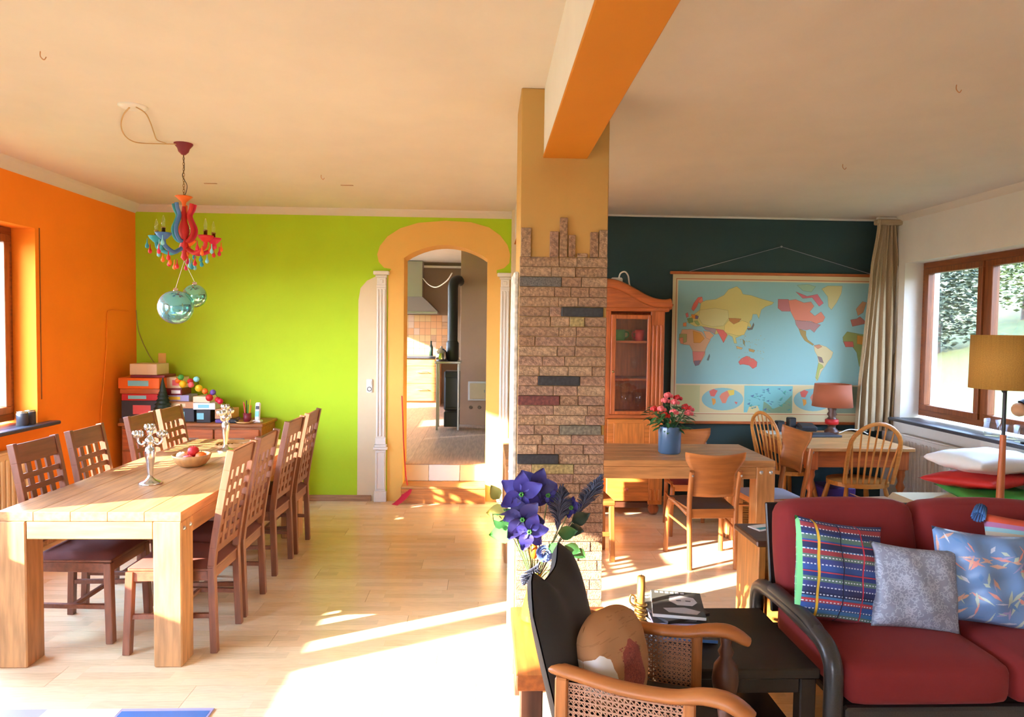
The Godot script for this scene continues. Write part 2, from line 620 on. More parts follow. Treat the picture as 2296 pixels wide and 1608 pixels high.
	for a in [[-.99, "white moulded pilaster on the left of the arched opening"], [.182, "white moulded pilaster on the right of the arched opening, next to the pillar"]]:
		if pl:
			copy(pl, a[1], V(a[0], 0, ZB + .004))
			continue
		pl = thing("pilaster", a[1], "pilaster", V(a[0], 0, ZB + .004), 0, "pilasters of the arch")
		part(pl, "base", box1(V(0, .05, .022), V(.118, .1, .044), .004), M.white_paint)
		var g := box1(V(0, .3, .014), V(.1, .4, .028), .002)
		for s in [-1, 1]:
			g.box(V(.036 * s, .3, .03), V(.01, .36, .008), .002)
		for s in [-1, 1]:
			g.box(V(0, .3 + .175 * s, .03), V(.064, .01, .008), .002)
		part(pl, "pedestal", g, M.white_paint)
		g = box1(V(0, .515, .024), V(.136, .024, .048), .004)
		g.box(V(0, .54, .02), V(.118, .026, .04), .004)
		g.box(V(0, .585, .018), V(.1, .064, .036), .004)
		part(pl, "pedestal_cap", g, M.white_paint)
		g = box1(V(0, 1.33, .01), V(.088, 1.44, .02), .002)
		for k in 3:
			g.box(V(-.03 + .03 * k, 1.33, .024), V(.014, 1.4, .012), .004)
		part(pl, "shaft", g, M.white_paint)
		g = box1(V(0, 2.06, .016), V(.09, .02, .032), .003)
		g.box(V(0, 2.105, .013), V(.084, .07, .026), .003)
		g.box(V(0, 2.105, .028), V(.036, .036, .012), .004)
		g.box(V(0, 2.152, .02), V(.108, .022, .04), .004)
		g.box(V(0, 2.184, .026), V(.148, .036, .052), .006)
		part(pl, "capital", g, M.white_paint)

func addspan_floor_near(fl: Node3D):
	var o := part(fl, "near_boards", span(V(XL, -.012, ZN), V(XR, 0, -1.2)), M.laminate_1)
	o.set_meta("kind", "stuff")

# ---------------------------------------------------------------- windows
# in its own plane x (along), y (up); z points into the room; w wide, h high
func window_unit(n: int, label: String, pos: Vector3, turn: float, w: float, h: float, posts: Array) -> Node3D:
	var o := Node3D.new()
	o.name = "window_%d" % n
	add_child(o)
	o.position = pos
	o.rotation_degrees.y = turn
	tag(o, label, "", "", "structure")
	var f := .055
	var g := G.new()
	addspan(g, V(-w / 2, 0, -.035), V(w / 2, f, .035), .004)
	addspan(g, V(-w / 2, h - f, -.035), V(w / 2, h, .035), .004)
	addspan(g, V(-w / 2, f, -.035), V(-w / 2 + f, h - f, .035), .004)
	addspan(g, V(w / 2 - f, f, -.035), V(w / 2, h - f, .035), .004)
	part(o, "window_frame", g, M.frame_x)
	var xs := [-w / 2 + f]
	for p in posts:
		part(o, "mullion", span(V(p - .03, f, -.035), V(p + .03, h - f, .035), .004), M.frame_y)
		xs.append(p - .03)
		xs.append(p + .03)
	xs.append(w / 2 - f)
	for i in range(0, xs.size(), 2):
		var a: float = xs[i]
		var b: float = xs[i + 1]
		var e := .052
		g = G.new()
		addspan(g, V(a, f, -.01), V(b, f + e, .055), .004)
		addspan(g, V(a, h - f - e, -.01), V(b, h - f, .055), .004)
		addspan(g, V(a, f + e, -.01), V(a + e, h - f - e, .055), .004)
		addspan(g, V(b - e, f + e, -.01), V(b, h - f - e, .055), .004)
		var sa := part(o, "sash", g, M.frame_y)
		part(sa, "pane", span(V(a + e - .005, f + e - .005, .012), V(b - e + .005, h - f - e + .005, .018)), M.tinted_pane if n == 4 else M.pane)
	return o

func build_windows():
	var xw := XL - .2
	window_unit(1, "brown framed window in the orange wall", V(xw, .95, -4.31), 90, 1.62, 1.4, [-.1])
	window_unit(2, "brown framed window nearer the camera", V(xw, .89, -1.71), 90, 2.22, 1.46, [.37])
	window_unit(4, "brown framed window in the white wall with a garden view", V(4.13, .91, -5.385), -90, 1.77, 1.425, [-.06])
	window_unit(5, "glazed terrace door behind the camera", V(-2.35, .05, ZN + .15), 180, 1.2, 2.35, [0.0])
	var i := 0
	for a in [[-5.26, -3.38, "dark stone sill of the window in the orange wall"], [-2.94, -.48, "dark stone sill of the nearer window"]]:
		struct("window_sill" if i == 0 else "window_sill_%03d" % i, span(V(XL - .18, (.905 if i == 0 else .845), a[0] + .14), V(XL, (.932 if i == 0 else .872), a[1] - .12), .003), M.stone_sill, a[2])
		part(get_child(-1), "sill_nosing", span(V(XL, (.905 if i == 0 else .845), a[0]), V(XL + (.085 if i == 0 else .04), (.932 if i == 0 else .872), a[1]), .006), M.stone_sill)
		i += 1
	struct("window_sill_003", span(V(XR, .855, -6.26), V(XR + .18, .884, -4.51), .003), M.stone_sill, "dark stone sill of the garden window")
	part(get_child(-1), "sill_nosing", span(V(XR - .1, .855, -6.3), V(XR, .884, -4.4), .006), M.stone_sill)
	# belt of the shutter beside the window
	one("shutter_belt", span(V(XL, 1.1, -5.17), V(XL + .004, 2.36, -5.162)), M.frame_y, "thin dark shutter belt on the orange wall beside the window", "belt")

# ---------------------------------------------------------------- the kitchen behind the arch
func build_kitchen():
	var z0 := ZB - .3
	var fl := struct("floor_kitchen", span(V(-3.6, KF - .2, z0), V(1.6, KF - .012, KZ)), M.kitchen_board, "grey brown boards of the kitchen floor")
	var x := -1.5
	while x < .4:
		part(fl, "plank", span(V(x, KF - .012, z0 - .01), V(x + .188, KF, KZ)), M.kitchen_board)
		x += .19
	var g := span(V(-3.6, KF - .012, z0 - .01), V(-1.5, KF, KZ))
	addspan(g, V(x, KF - .012, z0 - .01), V(1.6, KF, KZ))
	part(fl, "side_boards", g, M.kitchen_board)
	struct("ceiling_kitchen", span(V(-3.9, 2.86, z0), V(1.9, 3.16, KZ - .3)), M.white_paint, "white kitchen ceiling")
	struct("wall_kitchen_left", holed_wall(-3.9, -3.6, KZ - .3, z0, 0, 2.86, [[-11.6, -10.2, 1.1, 2.5], [-8.6, -7.8, 1.4, 2.4]]), M.kitchen_paint, "kitchen window wall")
	struct("wall_kitchen_right", span(V(1.6, 0, z0), V(1.9, 2.86, KZ - .3)), M.kitchen_paint, "kitchen side wall")
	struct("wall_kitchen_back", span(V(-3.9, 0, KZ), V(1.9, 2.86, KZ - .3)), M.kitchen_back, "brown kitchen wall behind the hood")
	struct("wall_chimney", span(V(-.35, KF - .01, -9.55), V(1.6, 2.86, KZ), .004), M.kitchen_paint, "brownish chimney block in the kitchen")
	struct("trim_6", span(V(-3.6, 2.76, KZ), V(-.35, 2.8, KZ + .05), .006), M.white_paint, "white strip under the kitchen ceiling")
	# base cabinets
	var zf := -11.7
	for a in [[-2.57, -1.97, "birch kitchen drawer unit at the far left"], [-1.965, -1.375, "birch kitchen drawer unit beside the corner"], [-1.37, -.78, "birch kitchen drawer unit seen through the arch"]]:
		var c := thing("kitchen_cabinet", a[2], "cabinet", V((a[0] + a[1]) / 2, KF, zf), 0, "kitchen base units")
		var w: float = a[1] - a[0]
		part(c, "carcass", span(V(-w / 2, .1, -.6), V(w / 2, .83, -.02)), M.honey_y)
		part(c, "plinth", span(V(-w / 2, 0, -.56), V(w / 2, .1, -.05)), M.tan)
		for d in [[.105, .4], [.405, .7], [.705, .825]]:
			var f := part(c, "drawer", span(V(-w / 2 + .002, d[0], -.02), V(w / 2 - .002, d[1], 0), .002), M.honey_x)
			if d[0] < .7:
				g = G.new().tube([V(-.09, d[1] - .1, 0), V(-.09, d[1] - .1, .03), V(.09, d[1] - .1, .03), V(.09, d[1] - .1, 0)], .006, 8)
				part(f, "handle", g, M.steel)
	one("worktop", span(V(-2.6, KF + .832, KZ), V(-.6, KF + .87, zf + .03), .005), M.stone_sill, "grey worktop on the kitchen units", "worktop")
	# tiles behind the worktop
	var bs := thing("backsplash", "brownish stone mosaic behind the kitchen worktop", "tiles", V(0, 0, KZ))
	for i in 14:
		for j in 6:
			var m: Material = [M.tan, M.cream_dark, M.skirting, M.kitchen_paint, M.tan][rng.randi_range(0, 4)]
			part(bs, "tile", span(V(-1.98 + i * .1, KF + .872 + j * .12, 0), V(-1.883 + i * .1, KF + .872 + j * .12 + .117, .008), .002), m)
	# cooker hood
	var h := thing("cooker_hood", "steel chimney hood on the kitchen wall", "hood", V(-1.28, 1.93, KZ))
	part(h, "chimney", span(V(-.17, .3, .01), V(.17, .92, .3), .004), M.steel)
	g = G.new()
	var lo := [V(-.45, .04, .01), V(.45, .04, .01), V(.45, .04, .5), V(-.45, .04, .5)]
	var hi := [V(-.17, .3, .01), V(.17, .3, .01), V(.17, .3, .3), V(-.17, .3, .3)]
	for k in 4:
		var l := (k + 1) % 4
		g.out(lo[k], lo[l], hi[l], V(0, .1, .2))
		g.out(lo[k], hi[l], hi[k], V(0, .1, .2))
	part(h, "canopy", g, M.steel)
	part(h, "rim", span(V(-.45, 0, .01), V(.45, .04, .5), .004), M.steel)
	# stove with its pipe
	var s := thing("wood_stove", "black wood stove with a steel rack and a thick black pipe", "stove", V(-.49, KF, -9.1))
	g = G.new().box(V(.05, .14, -.06), V(.2, .2, .3), .01)
	part(s, "ash_box", g, M.iron)
	part(s, "body", box1(V(.05, .52, -.06), V(.2, .52, .3), .015), M.iron)
	part(s, "door", box1(V(.05, .5, .1), V(.17, .4, .02), .008), M.black_plastic)
	for k in [[-.14, .1], [.14, .1], [-.14, -.22], [.14, -.22]]:
		part(s, "post", span(V(k[0] - .012, 0, k[1] - .012), V(k[0] + .012, .88, k[1] + .012), .003), M.steel)
	part(s, "top_shelf", span(V(-.17, .88, -.25), V(.17, .91, .13), .006), M.steel)
	part(s, "pipe", G.new().tube(curve([V(.05, .91, -.06), V(.05, 1.2, -.06), V(.05, 1.75, -.06), V(.05, 1.9, -.06), V(.07, 1.97, -.08), V(.11, 2.0, -.2), V(.12, 2.0, -.43)], 4), .068, 14), M.iron)
	part(s, "pipe_sleeve", G.new().lathe([Vector2(.068, .91), Vector2(.085, .93), Vector2(.085, 1.15), Vector2(.068, 1.18)], 14, V(.05, 0, -.06)), M.iron)
	one("kettle", G.new().lathe([Vector2(0, 0), Vector2(.07, 0), Vector2(.08, .03), Vector2(.07, .12), Vector2(.04, .16), Vector2(.012, .17), Vector2(.016, .19), Vector2(0, .2)], 16), M.chrome, "shiny steel kettle on the stove rack", "kettle", V(-.58, KF + .911, -9.08))
	one("power_cable", G.new().tube(curve([V(-1.1, 2.55, -12.0), V(-.95, 2.4, -11.4), V(-.75, 2.3, -10.4), V(-.55, 2.34, -9.6), V(-.46, 2.42, -9.25)]), .009, 6), M.white_plastic, "pale cable sagging between hood and stove pipe", "cable")
	# small fittings on the chimney block
	var fb := thing("fuse_box", "white framed fuse box door on the brown chimney block", "fuse box", V(-.1, .67, -9.55))
	part(fb, "frame", box1(V(0, .135, .01), V(.27, .27, .02), .005), M.white_plastic)
	part(fb, "door", box1(V(0, .135, .024), V(.22, .22, .01), .004), M.cream)
	part(fb, "latch", box1(V(.095, .135, .032), V(.012, .04, .01), .003), M.steel)
	for a in [[-.195, "left of the two round sockets under the fuse box"], [-.075, "right of the two round sockets under the fuse box"]]:
		one("socket", G.new().lathe([Vector2(0, .012), Vector2(.012, .006), Vector2(.02, .012), Vector2(.024, .01), Vector2(.025, 0), Vector2(0, 0)], 16, Vector3.ZERO, Basis(Vector3.RIGHT, PI / 2)), M.kitchen_back, a[1], "socket", V(a[0], .575, -9.55), 0, "sockets on the chimney block")
	one("bottle", G.new().lathe([Vector2(0, 0), Vector2(.035, 0), Vector2(.035, .15), Vector2(.014, .2), Vector2(.014, .26), Vector2(0, .26)], 14), M.deep_green, "dark bottle on the kitchen worktop", "bottle", V(-.95, KF + .87, -12.0))
	# a ribbon hanging in the opening
	var r := thing("red_ribbon", "long thin red ribbon with a frayed tuft hanging at the left jamb", "ribbon", V(-.79, 0, ZB + .03))
	part(r, "strand", G.new().tube(curve([V(.0, 1.02, 0), V(.012, .8, .004), V(.022, .55, .006), V(.04, .3, .01), V(.06, .17, .02), V(.075, .12, .03)]), .006, 6), M.red)
	g = G.new().smooth(true)
	for k in 5:
		var o := .012 * (k - 2)
		var rows := []
		for i in 7:
			var t := i / 6.0
			var w := .014 * (1.0 - .5 * t)
			var p := V(.075 - .12 * t * t + o, .15 - .145 * t, .03 + .1 * t + .008 * k)
			rows.append([p + V(-w, 0, .002), p + V(w, 0, -.002)])
		g.sheet(rows)
	part(r, "tuft", g, M.crimson)
	one("light_switch", box1(V(0, .065, .007), V(.058, .13, .014), .004), M.white_plastic, "double white switch plate on the cream band left of the pilaster", "switch", V(-1.1, 1.045, ZB + .003))
	part(get_child(-1), "rocker", box1(V(0, .095, .016), V(.036, .04, .006), .002), M.white_plastic)
	part(get_child(-1), "outlet", G.new().lathe([Vector2(0, .012), Vector2(.014, .012), Vector2(.02, .018), Vector2(.022, .014), Vector2(.022, .01)], 14, V(0, .035, 0), Basis(Vector3.RIGHT, PI / 2)), M.charcoal)

# ---------------------------------------------------------------- the stone pillar
func build_pillar():
	var zf := -3.2
	var p := thing("stone_pillar", "square pillar under the beam, clad with tan stone strips below ochre paint", "pillar", V(.3625, 0, -3.4))
	part(p, "shaft", span(V(-.2075, 0, -.2), V(.2075, CE, .188), .004), M.pillar_paint)
	part(p, "plaster_side", span(V(-.232, 0, -.2), V(-.2075, 1.93, .186), .006), M.plaster, "white plastered side of the pillar")
	for i in 5:
		var c: Color = [rgb(178, 138, 102), rgb(170, 128, 94), rgb(184, 146, 110), rgb(174, 132, 104), rgb(166, 126, 94)][i]
		var m := mt("stone_%d" % i, c, .85, "patch", V(4, 4, 4))
		m.normal_enabled = true
		m.normal_texture = T.rough_n
		m.normal_scale = .8
		m.uv1_offset = V(.2 * i, .1 * i, 0)
	mt("slate_stone", rgb(52, 50, 50), .5, "patch", V(4, 4, 4))
	mt("red_stone", rgb(120, 58, 48), .7, "patch", V(4, 4, 4))
	mt("grey_stone", rgb(128, 116, 94), .7, "patch", V(4, 4, 4))
	mt("olive_stone", rgb(176, 152, 94), .7, "patch", V(4, 4, 4))
	mt("mottled_stone", rgb(112, 104, 94), .7, "patch", V(9, 9, 9))
	var pitch := .0465
	# special bricks: row, left edge along x, material, width
	var special := {40: [0.0, "mottled_stone", .198], 37: [.2, "slate_stone", .198], 36: [.24, "olive_stone", .07], 30: [.095, "slate_stone", .198], 28: [0.0, "red_stone", .198], 25: [.2, "grey_stone", .198], 22: [0.0, "slate_stone", .198], 21: [.072, "olive_stone", .198]}
	for r in 43:
		var y := r * pitch
		var cuts := []
		if special.has(r):
			var s = special[r]
			if s[0] > .02: cuts.append([0.0, s[0], ""])
			cuts.append([s[0], s[0] + s[2], s[1]])
			if s[0] + s[2] < .395: cuts.append([s[0] + s[2], .415, ""])
		else:
			cuts.append([0.0, .415, ""])
		for c in cuts:
			if c[2]:
				brick(p, c[0], c[1], y, pitch, M[c[2]], .014)
				continue
			var x: float = c[0]
			while x < c[1] - .002:
				var w := rng.randf_range(.07, .2)
				if c[1] - x - w < .05: w = c[1] - x
				w = minf(w, .22)
				brick(p, x, minf(x + w, c[1]), y, pitch, M["stone_%d" % rng.randi_range(0, 4)], rng.randf_range(.007, .014))
				x += w
	# upright pieces along the ragged top
	var top := 43 * pitch
	for u in [[.004, .054, .135, 2], [.137, .18, .0, 1], [.14, .183, .12, 3], [.186, .224, .185, 0], [.228, .262, .105, 1], [.268, .32, .02, 2], [.33, .37, .12, 4], [.372, .413, .13, 2]]:
		var h: float = u[2]
		if h < .01: continue
		brick(p, u[0], u[1], top, h, M["stone_%d" % u[3]], .012)

func brick(p: Node3D, x0: float, x1: float, y: float, h: float, m: Material, proud: float):
	part(p, "brick", box1(V(0, 0, 0), V(x1 - x0 - .0022, h - .0024, .014 + proud), .002), m, "", V(-.2075 + (x0 + x1) / 2, y + h / 2, .186 + proud / 2))

# ---------------------------------------------------------------- outside
func build_outside():
	mt("grass", rgb(84, 86, 18), .95, "patch", V(.6, .6, .6))
	mt("bark", rgb(70, 58, 46), .9, "grain", V(2, .5, 2))
	mt("foliage_dark", rgb(30, 42, 24), .8)
	mt("foliage_mid", rgb(54, 66, 22), .8)
	mt("foliage_pale", rgb(110, 108, 44), .8)
	for k in ["foliage_dark", "foliage_mid", "foliage_pale"]:
		M[k].backlight_enabled = true
		M[k].backlight = Color(.015, .02, .005)
	var g := G.new()
	var rows := []
	for i in 41:
		var row := []
		for j in 41:
			var x := -60.0 + 3.0 * i
			var z := -70.0 + 3.0 * j
			var y := -.5
			if x > 5.0:
				y += (x - 5.0) * .1 + maxf(0, x - 12.0) * .16 + .35 * sin(x * .5 + z * .3) * clampf((x - 5.0) / 6.0, 0, 1)
			row.append(V(x, y, z))
		rows.append(row)
	g.sheet(rows)
	one("lawn", g, M.grass, "sloping green lawn rising outside the garden window", "lawn").set_meta("kind", "structure")
	# a bare shrub before the nearer left window, whose twigs dapple the table
	var sh := thing("bare_shrub", "bare twiggy shrub outside the left windows", "shrub", V(-4.5, -.5, -2.05))
	part(sh, "stem", G.new().tube([V(0, 0, 0), V(.03, .8, .02), V(0, 1.5, 0)], [.03, .022, .012], 7), M.bark)
	var tw := G.new()
	for k in 26:
		var y := rng.randf_range(.9, 1.6)
		var a := rng.randf() * TAU
		var l := rng.randf_range(.3, .7)
		var p := V(.01, y, .01)
		var q := p + V(cos(a) * l * .5, l * .55, sin(a) * l * .5)
		tw.tube(curve([p, p.lerp(q, .5) + V(rng.randf_range(-.05, .05), .03, rng.randf_range(-.05, .05)), q], 3), [.009, .008, .007, .006, .005, .004, .003], 5, false)
		for j in 4:
			var c := p.lerp(q, .4 + .17 * j)
			leaf(tw, c, a + rng.randf_range(-1.5, 1.5), rng.randf_range(-.5, .8), rng.randf_range(.05, .09), .6)
	part(sh, "twigs", tw, M.bark)
	var spots := [[14.5, -21.5, 4.4, "foliage_dark", "dark leafy tree on the slope, nearest to the garden window"], [19.5, -24.0, 5.4, "foliage_mid", "mid green tree on the slope behind the left pane"], [18.5, -19.2, 5.0, "foliage_pale", "pale yellowish shrub tree lit by the sun in the garden"], [24.0, -21.0, 6.0, "foliage_dark", "tall dark tree on the slope behind the window post"], [23.0, -16.0, 5.5, "foliage_mid", "green tree on the slope behind the lamp shade"], [23.5, -27.5, 6.5, "foliage_mid", "tall green tree far up the slope on the left"], [29.0, -24.0, 7.0, "foliage_pale", "pale tree highest up the slope"], [28.5, -31.0, 7.0, "foliage_dark", "dark tree farthest up the slope at the left frame edge"]]
	for s in spots:
		var x: float = s[0]
		var y: float = -.5 + (x - 5.0) * .1 + maxf(0, x - 12.0) * .16 - .3
		var t := thing("garden_tree", s[4], "tree", V(x, y, s[1]), 0, "trees on the garden slope")
		var h: float = s[2]
		part(t, "trunk", G.new().tube([V(0, 0, 0), V(.05, h * .3, .04), V(-.04, h * .7, 0)], [.16, .12, .05], 8), M.bark)
		var f := G.new()
		for k in 3200:
			var a := rng.randf() * TAU
			var u := rng.randf_range(-1, 1)
			var rr := pow(rng.randf(), .4)
			var d := V(cos(a) * sqrt(1 - u * u), u, sin(a) * sqrt(1 - u * u)) * rr
			var c := V(d.x * h * .38, h * .58 + d.y * h * .44, d.z * h * .38)
			var b := Basis.from_euler(V(rng.randf() * TAU, rng.randf() * TAU, 0))
			var e := rng.randf_range(.05, .13)
			f.tri(c + b * V(-e, 0, 0), c + b * V(0, e * .5, .02), c + b * V(e, 0, 0))
			f.tri(c + b * V(-e, 0, 0), c + b * V(e, 0, 0), c + b * V(0, -e * .5, .02))
		part(t, "foliage", f, M[s[3]])

# ---------------------------------------------------------------- long dining table, left
func plank_table(label: String, group: String, x0: float, x1: float, z0: float, z1: float, h: float, along_z: bool) -> Node3D:
	var c := V((x0 + x1) / 2, 0, (z0 + z1) / 2)
	var t := thing("plank_table", label, "table", c, 0, group)
	var w := (x1 - x0) / 2
	var d := absf(z1 - z0) / 2
	var n := 5
	for i in n:
		if along_z:
			var a := -w + 2 * w * i / n
			part(t, "top_board", span(V(a + .0004, h - .045, -d), V(a + 2 * w / n - .0004, h, d), .002), M.table_z)
		else:
			var a := -d + 2 * d * i / n
			part(t, "top_board", span(V(-w, h - .045, a + .001), V(w, h, a + 2 * d / n - .001), .004), M.table_x)
	var lw := .135
	for s in [[-1, -1], [1, -1], [1, 1], [-1, 1]]:
		var lx: float = s[0] * (w - lw / 2)
		var lz: float = s[1] * (d - lw / 2)
		var lg := part(t, "leg", box1(V(lx, (h - .046) / 2, lz), V(lw, h - .046, lw), .006), M.table_y)
		for k in [-1, 1]:
			if along_z:
				part(lg, "bolt", G.new().lathe([Vector2(.0, .008), Vector2(.008, .007), Vector2(.012, 0)], 10, V(lx + s[0] * lw / 2, h - .085, lz + k * .035), Basis(Vector3.FORWARD, s[0] * PI / 2)), M.steel)
			else:
				part(lg, "bolt", G.new().lathe([Vector2(.0, .008), Vector2(.01, .007), Vector2(.014, 0)], 10, V(lx + k * .035, h - .085, lz + s[1] * lw / 2), Basis(Vector3.RIGHT, s[1] * PI / 2)), M.steel)
	for s in [-1, 1]:
		part(t, "apron", box1(V(0, h - .09, s * (d - .03)), V(2 * (w - lw) - .002, .088, .05), .004), M.table_x)
		part(t, "apron", box1(V(s * (w - .03), h - .09, 0), V(.05, .088, 2 * (d - lw) - .002), .004), M.table_z)
	return t

# faces +x; origin on the floor under the middle of the seat
func lattice_chair(label: String, pos: Vector3, turn: float) -> Node3D:
	var t := thing("lattice_chair", label, "chair", pos, turn, "lattice-back chairs round the long table")
	var wy: Material = M.dark_chair_y
	var wz: Material = M.dark_chair_z
	var bx := func(y: float) -> float:   # the stile's line at height y
		return -.205 - (.0 if y < .44 else .1 * pow((y - .44) / .59, 1.2))
	for s in [-1, 1]:
		var g := G.new()
		g.bar(V(-.22, 0, s * .172), V(-.205, .45, s * .168), .036, .034, .003)
		var prev := V(-.205, .44, s * .168)
		for k in range(1, 7):
			var y := .44 + .59 * k / 6.0
			var q := V(bx.call(y), y, s * .168)
			g.bar(prev, q + (q - prev).normalized() * .002, .036, .03, .002)
			prev = q
		part(t, "rear_leg", g, wy)
		part(t, "front_leg", G.new().bar(V(.205, 0, s * .19), V(.19, .42, s * .18), .038, .038, .003), wy)
		part(t, "side_rail", G.new().bar(V(-.2, .395, s * .165), V(.19, .395, s * .18), .05, .022, .002, Vector3.UP.cross(Vector3.RIGHT)), wz)
		part(t, "side_stretcher", G.new().bar(V(-.21, .19, s * .168), V(.2, .19, s * .184), .024, .02, .002), wz)
	part(t, "front_rail", box1(V(.19, .395, 0), V(.022, .05, .34), .002), wz)
	part(t, "rear_rail", box1(V(-.2, .395, 0), V(.022, .05, .32), .002), wz)
	part(t, "cross_stretcher", box1(V(-.0, .19, 0), V(.024, .02, .34), .002), wz)
	# the back: a broad top rail, a lower rail and the lattice between
	var lean := func(y: float) -> Basis:
		return Basis(Vector3.BACK, .17)
	part(t, "top_rail", box1(V(bx.call(.975) + .002, .975, 0), V(.02, .105, .31), .004, lean.call(.9)), wz)
	part(t, "lower_rail", box1(V(bx.call(.52) + .002, .52, 0), V(.018, .045, .31), .003, lean.call(.5)), wz)
	for k in 5:
		var y := .585 + .068 * k
		part(t, "back_slat", box1(V(bx.call(y), y, 0), V(.012, .03, .31), .002, Basis(Vector3.BACK, .14)), wz)
	for k in 3:
		var z := -.078 + .078 * k
		var g := G.new()
		for j in 3:
			var ya := .53 + .135 * j
			g.bar(V(bx.call(ya) - .003, ya, z), V(bx.call(ya + .135) - .003, ya + .136, z), .012, .036, .001)
		part(t, "back_upright", g, wy)
	# seat board with a thin padded cushion
	part(t, "seat", box1(V(-.005, .428, 0), V(.42, .016, .37), .004), wz)
	var rows := []
	for i in 11:
		var row := []
		for j in 11:
			var u := -1.0 + i * .2
			var v := -1.0 + j * .2
			var e := pow(clampf((1 - pow(absf(u), 6)) * (1 - pow(absf(v), 6)), 0, 1), .4)
			row.append(V(-.005 + u * .21, .437 + .03 * e, v * .188))
		rows.append(row)
	part(t, "seat_pad", G.new().sheet(rows, true), M.seat_pad)
	return t

func build_dining():
	plank_table("long rustic wooden dining table with thick square legs on the left", "", -2.315, -1.45, -3.3, -5.49, .76, true)
	var c := lattice_chair("dark lattice-back chair on the near right of the long table, closest to the camera", V(-1.575, 0, -3.63), 180)
	copy(c, "dark lattice-back chair on the right of the long table, second from the camera", V(-1.58, 0, -4.06), 180.5)
	copy(c, "dark lattice-back chair on the right of the long table, third from the camera", V(-1.6, 0, -4.72), 178.5)
	copy(c, "dark lattice-back chair on the right of the long table, nearest to the green wall", V(-1.59, 0, -5.16), 180)
	copy(c, "dark lattice-back chair on the window side of the long table, closest to the camera", V(-2.13, 0, -3.76), -1)
	copy(c, "dark lattice-back chair on the window side of the long table, second from the camera", V(-2.13, 0, -4.24), 1)
	copy(c, "reddish lattice-back chair on the window side, third from the camera in front of the sideboard", V(-2.135, 0, -4.9), -1)
	copy(c, "reddish lattice-back chair on the window side, nearest to the sideboard", V(-2.13, 0, -5.345), 0)
	# silver candle figures
	var f := candelabrum("silver three-flowered candle holder on the near part of the long table", V(-1.885, .76, -3.905), 8)
	copy(f, "slim silver candle holder on the far part of the long table", V(-1.858, .76, -4.95), 84)
	# the bowl and its fruit
	one("fruit_bowl", G.new().lathe([Vector2(0, 0), Vector2(.06, 0), Vector2(.085, .015), Vector2(.108, .045), Vector2(.118, .075), Vector2(.112, .077), Vector2(.1, .046), Vector2(.075, .02), Vector2(0, .014)], 28), M.honey_y, "pale wooden bowl of fruit on the long table", "bowl", V(-1.87, .76, -4.415))
	var fr := func(called: String, m: Material, label: String, p: Vector3, r: float):
		var t := thing(called, label, called, V(-1.87, .76, -4.415) + p, rng.randf() * 360, "fruit in the wooden bowl")
		part(t, "flesh", G.new().lathe([Vector2(0, .12 * r), Vector2(.35 * r, 0), Vector2(.8 * r, .3 * r), Vector2(r, .95 * r), Vector2(.85 * r, 1.55 * r), Vector2(.4 * r, 1.85 * r), Vector2(.1 * r, 1.72 * r), Vector2(0, 1.68 * r)], 16), m)
		part(t, "stem", G.new().tube([V(0, 1.66 * r, 0), V(.1 * r, 2.05 * r, 0)], .0025, 5), M.mahogany_y)
	fr.call("apple", M.red, "red apple on top of the fruit in the bowl", V(.01, .058, .0), .036)
	fr.call("apple", M.cream, "pale yellow apple on the left of the bowl", V(-.058, .028, .015), .034)
	fr.call("orange", M.orange, "orange on the right of the bowl", V(.062, .026, .012), .036)
	fr.call("orange", M.tan, "brownish pear-coloured fruit at the back of the bowl", V(.0, .022, -.062), .034)
	fr.call("peach", M.pink, "pink peach at the front of the bowl", V(.0, .022, .06), .032)
	# straw mat
	var mat := thing("straw_mat", "round woven straw mat on the far end of the long table", "mat", V(-1.86, .76, -5.2))
	for k in 6:
		var r := .03 + .025 * k
		var pts := []
		for i in 33:
			pts.append(V(cos(TAU * i / 32) * r, .006, sin(TAU * i / 32) * r))
		part(mat, "coil", G.new().tube(pts, .0062 if k % 2 else .006, 6, false, 2.0), M.honey_x)

func candelabrum(label: String, pos: Vector3, turn: float) -> Node3D:
	var t := thing("candle_holder", label, "candle holder", pos, turn, "silver candle holders")
	part(t, "foot", G.new().lathe([Vector2(0, 0), Vector2(.06, 0), Vector2(.062, .006), Vector2(.052, .014), Vector2(.03, .022), Vector2(.018, .035), Vector2(.014, .05)], 24), M.silver)
	part(t, "figure", G.new().lathe([Vector2(.014, .05), Vector2(.017, .09), Vector2(.024, .14), Vector2(.03, .175), Vector2(.026, .2), Vector2(.018, .215), Vector2(.024, .235), Vector2(.028, .25), Vector2(.016, .265), Vector2(.01, .275), Vector2(.017, .29), Vector2(.018, .305), Vector2(.01, .318), Vector2(0, .32)], 18), M.silver)
	for s in [-1, 1]:
		part(t, "arm", G.new().tube(curve([V(.015 * s, .245, 0), V(.04 * s, .225, .004), V(.062 * s, .24, 0), V(.064 * s, .265, 0)]), .007, 8), M.silver)
	for c in [V(-.064, .262, 0), V(.064, .262, 0), V(0, .3, 0)]:
		var g := G.new()
		for k in 6:
			var a := TAU * k / 6
			g.ball(c + V(cos(a) * .019, .022, sin(a) * .019), V(.013, .021, .013), 8)
		g.lathe([Vector2(0, 0), Vector2(.015, .004), Vector2(.02, .018), Vector2(.012, .03), Vector2(0, .03)], 12, c)
		part(t, "blossom_cup", g, M.silver)
	return t

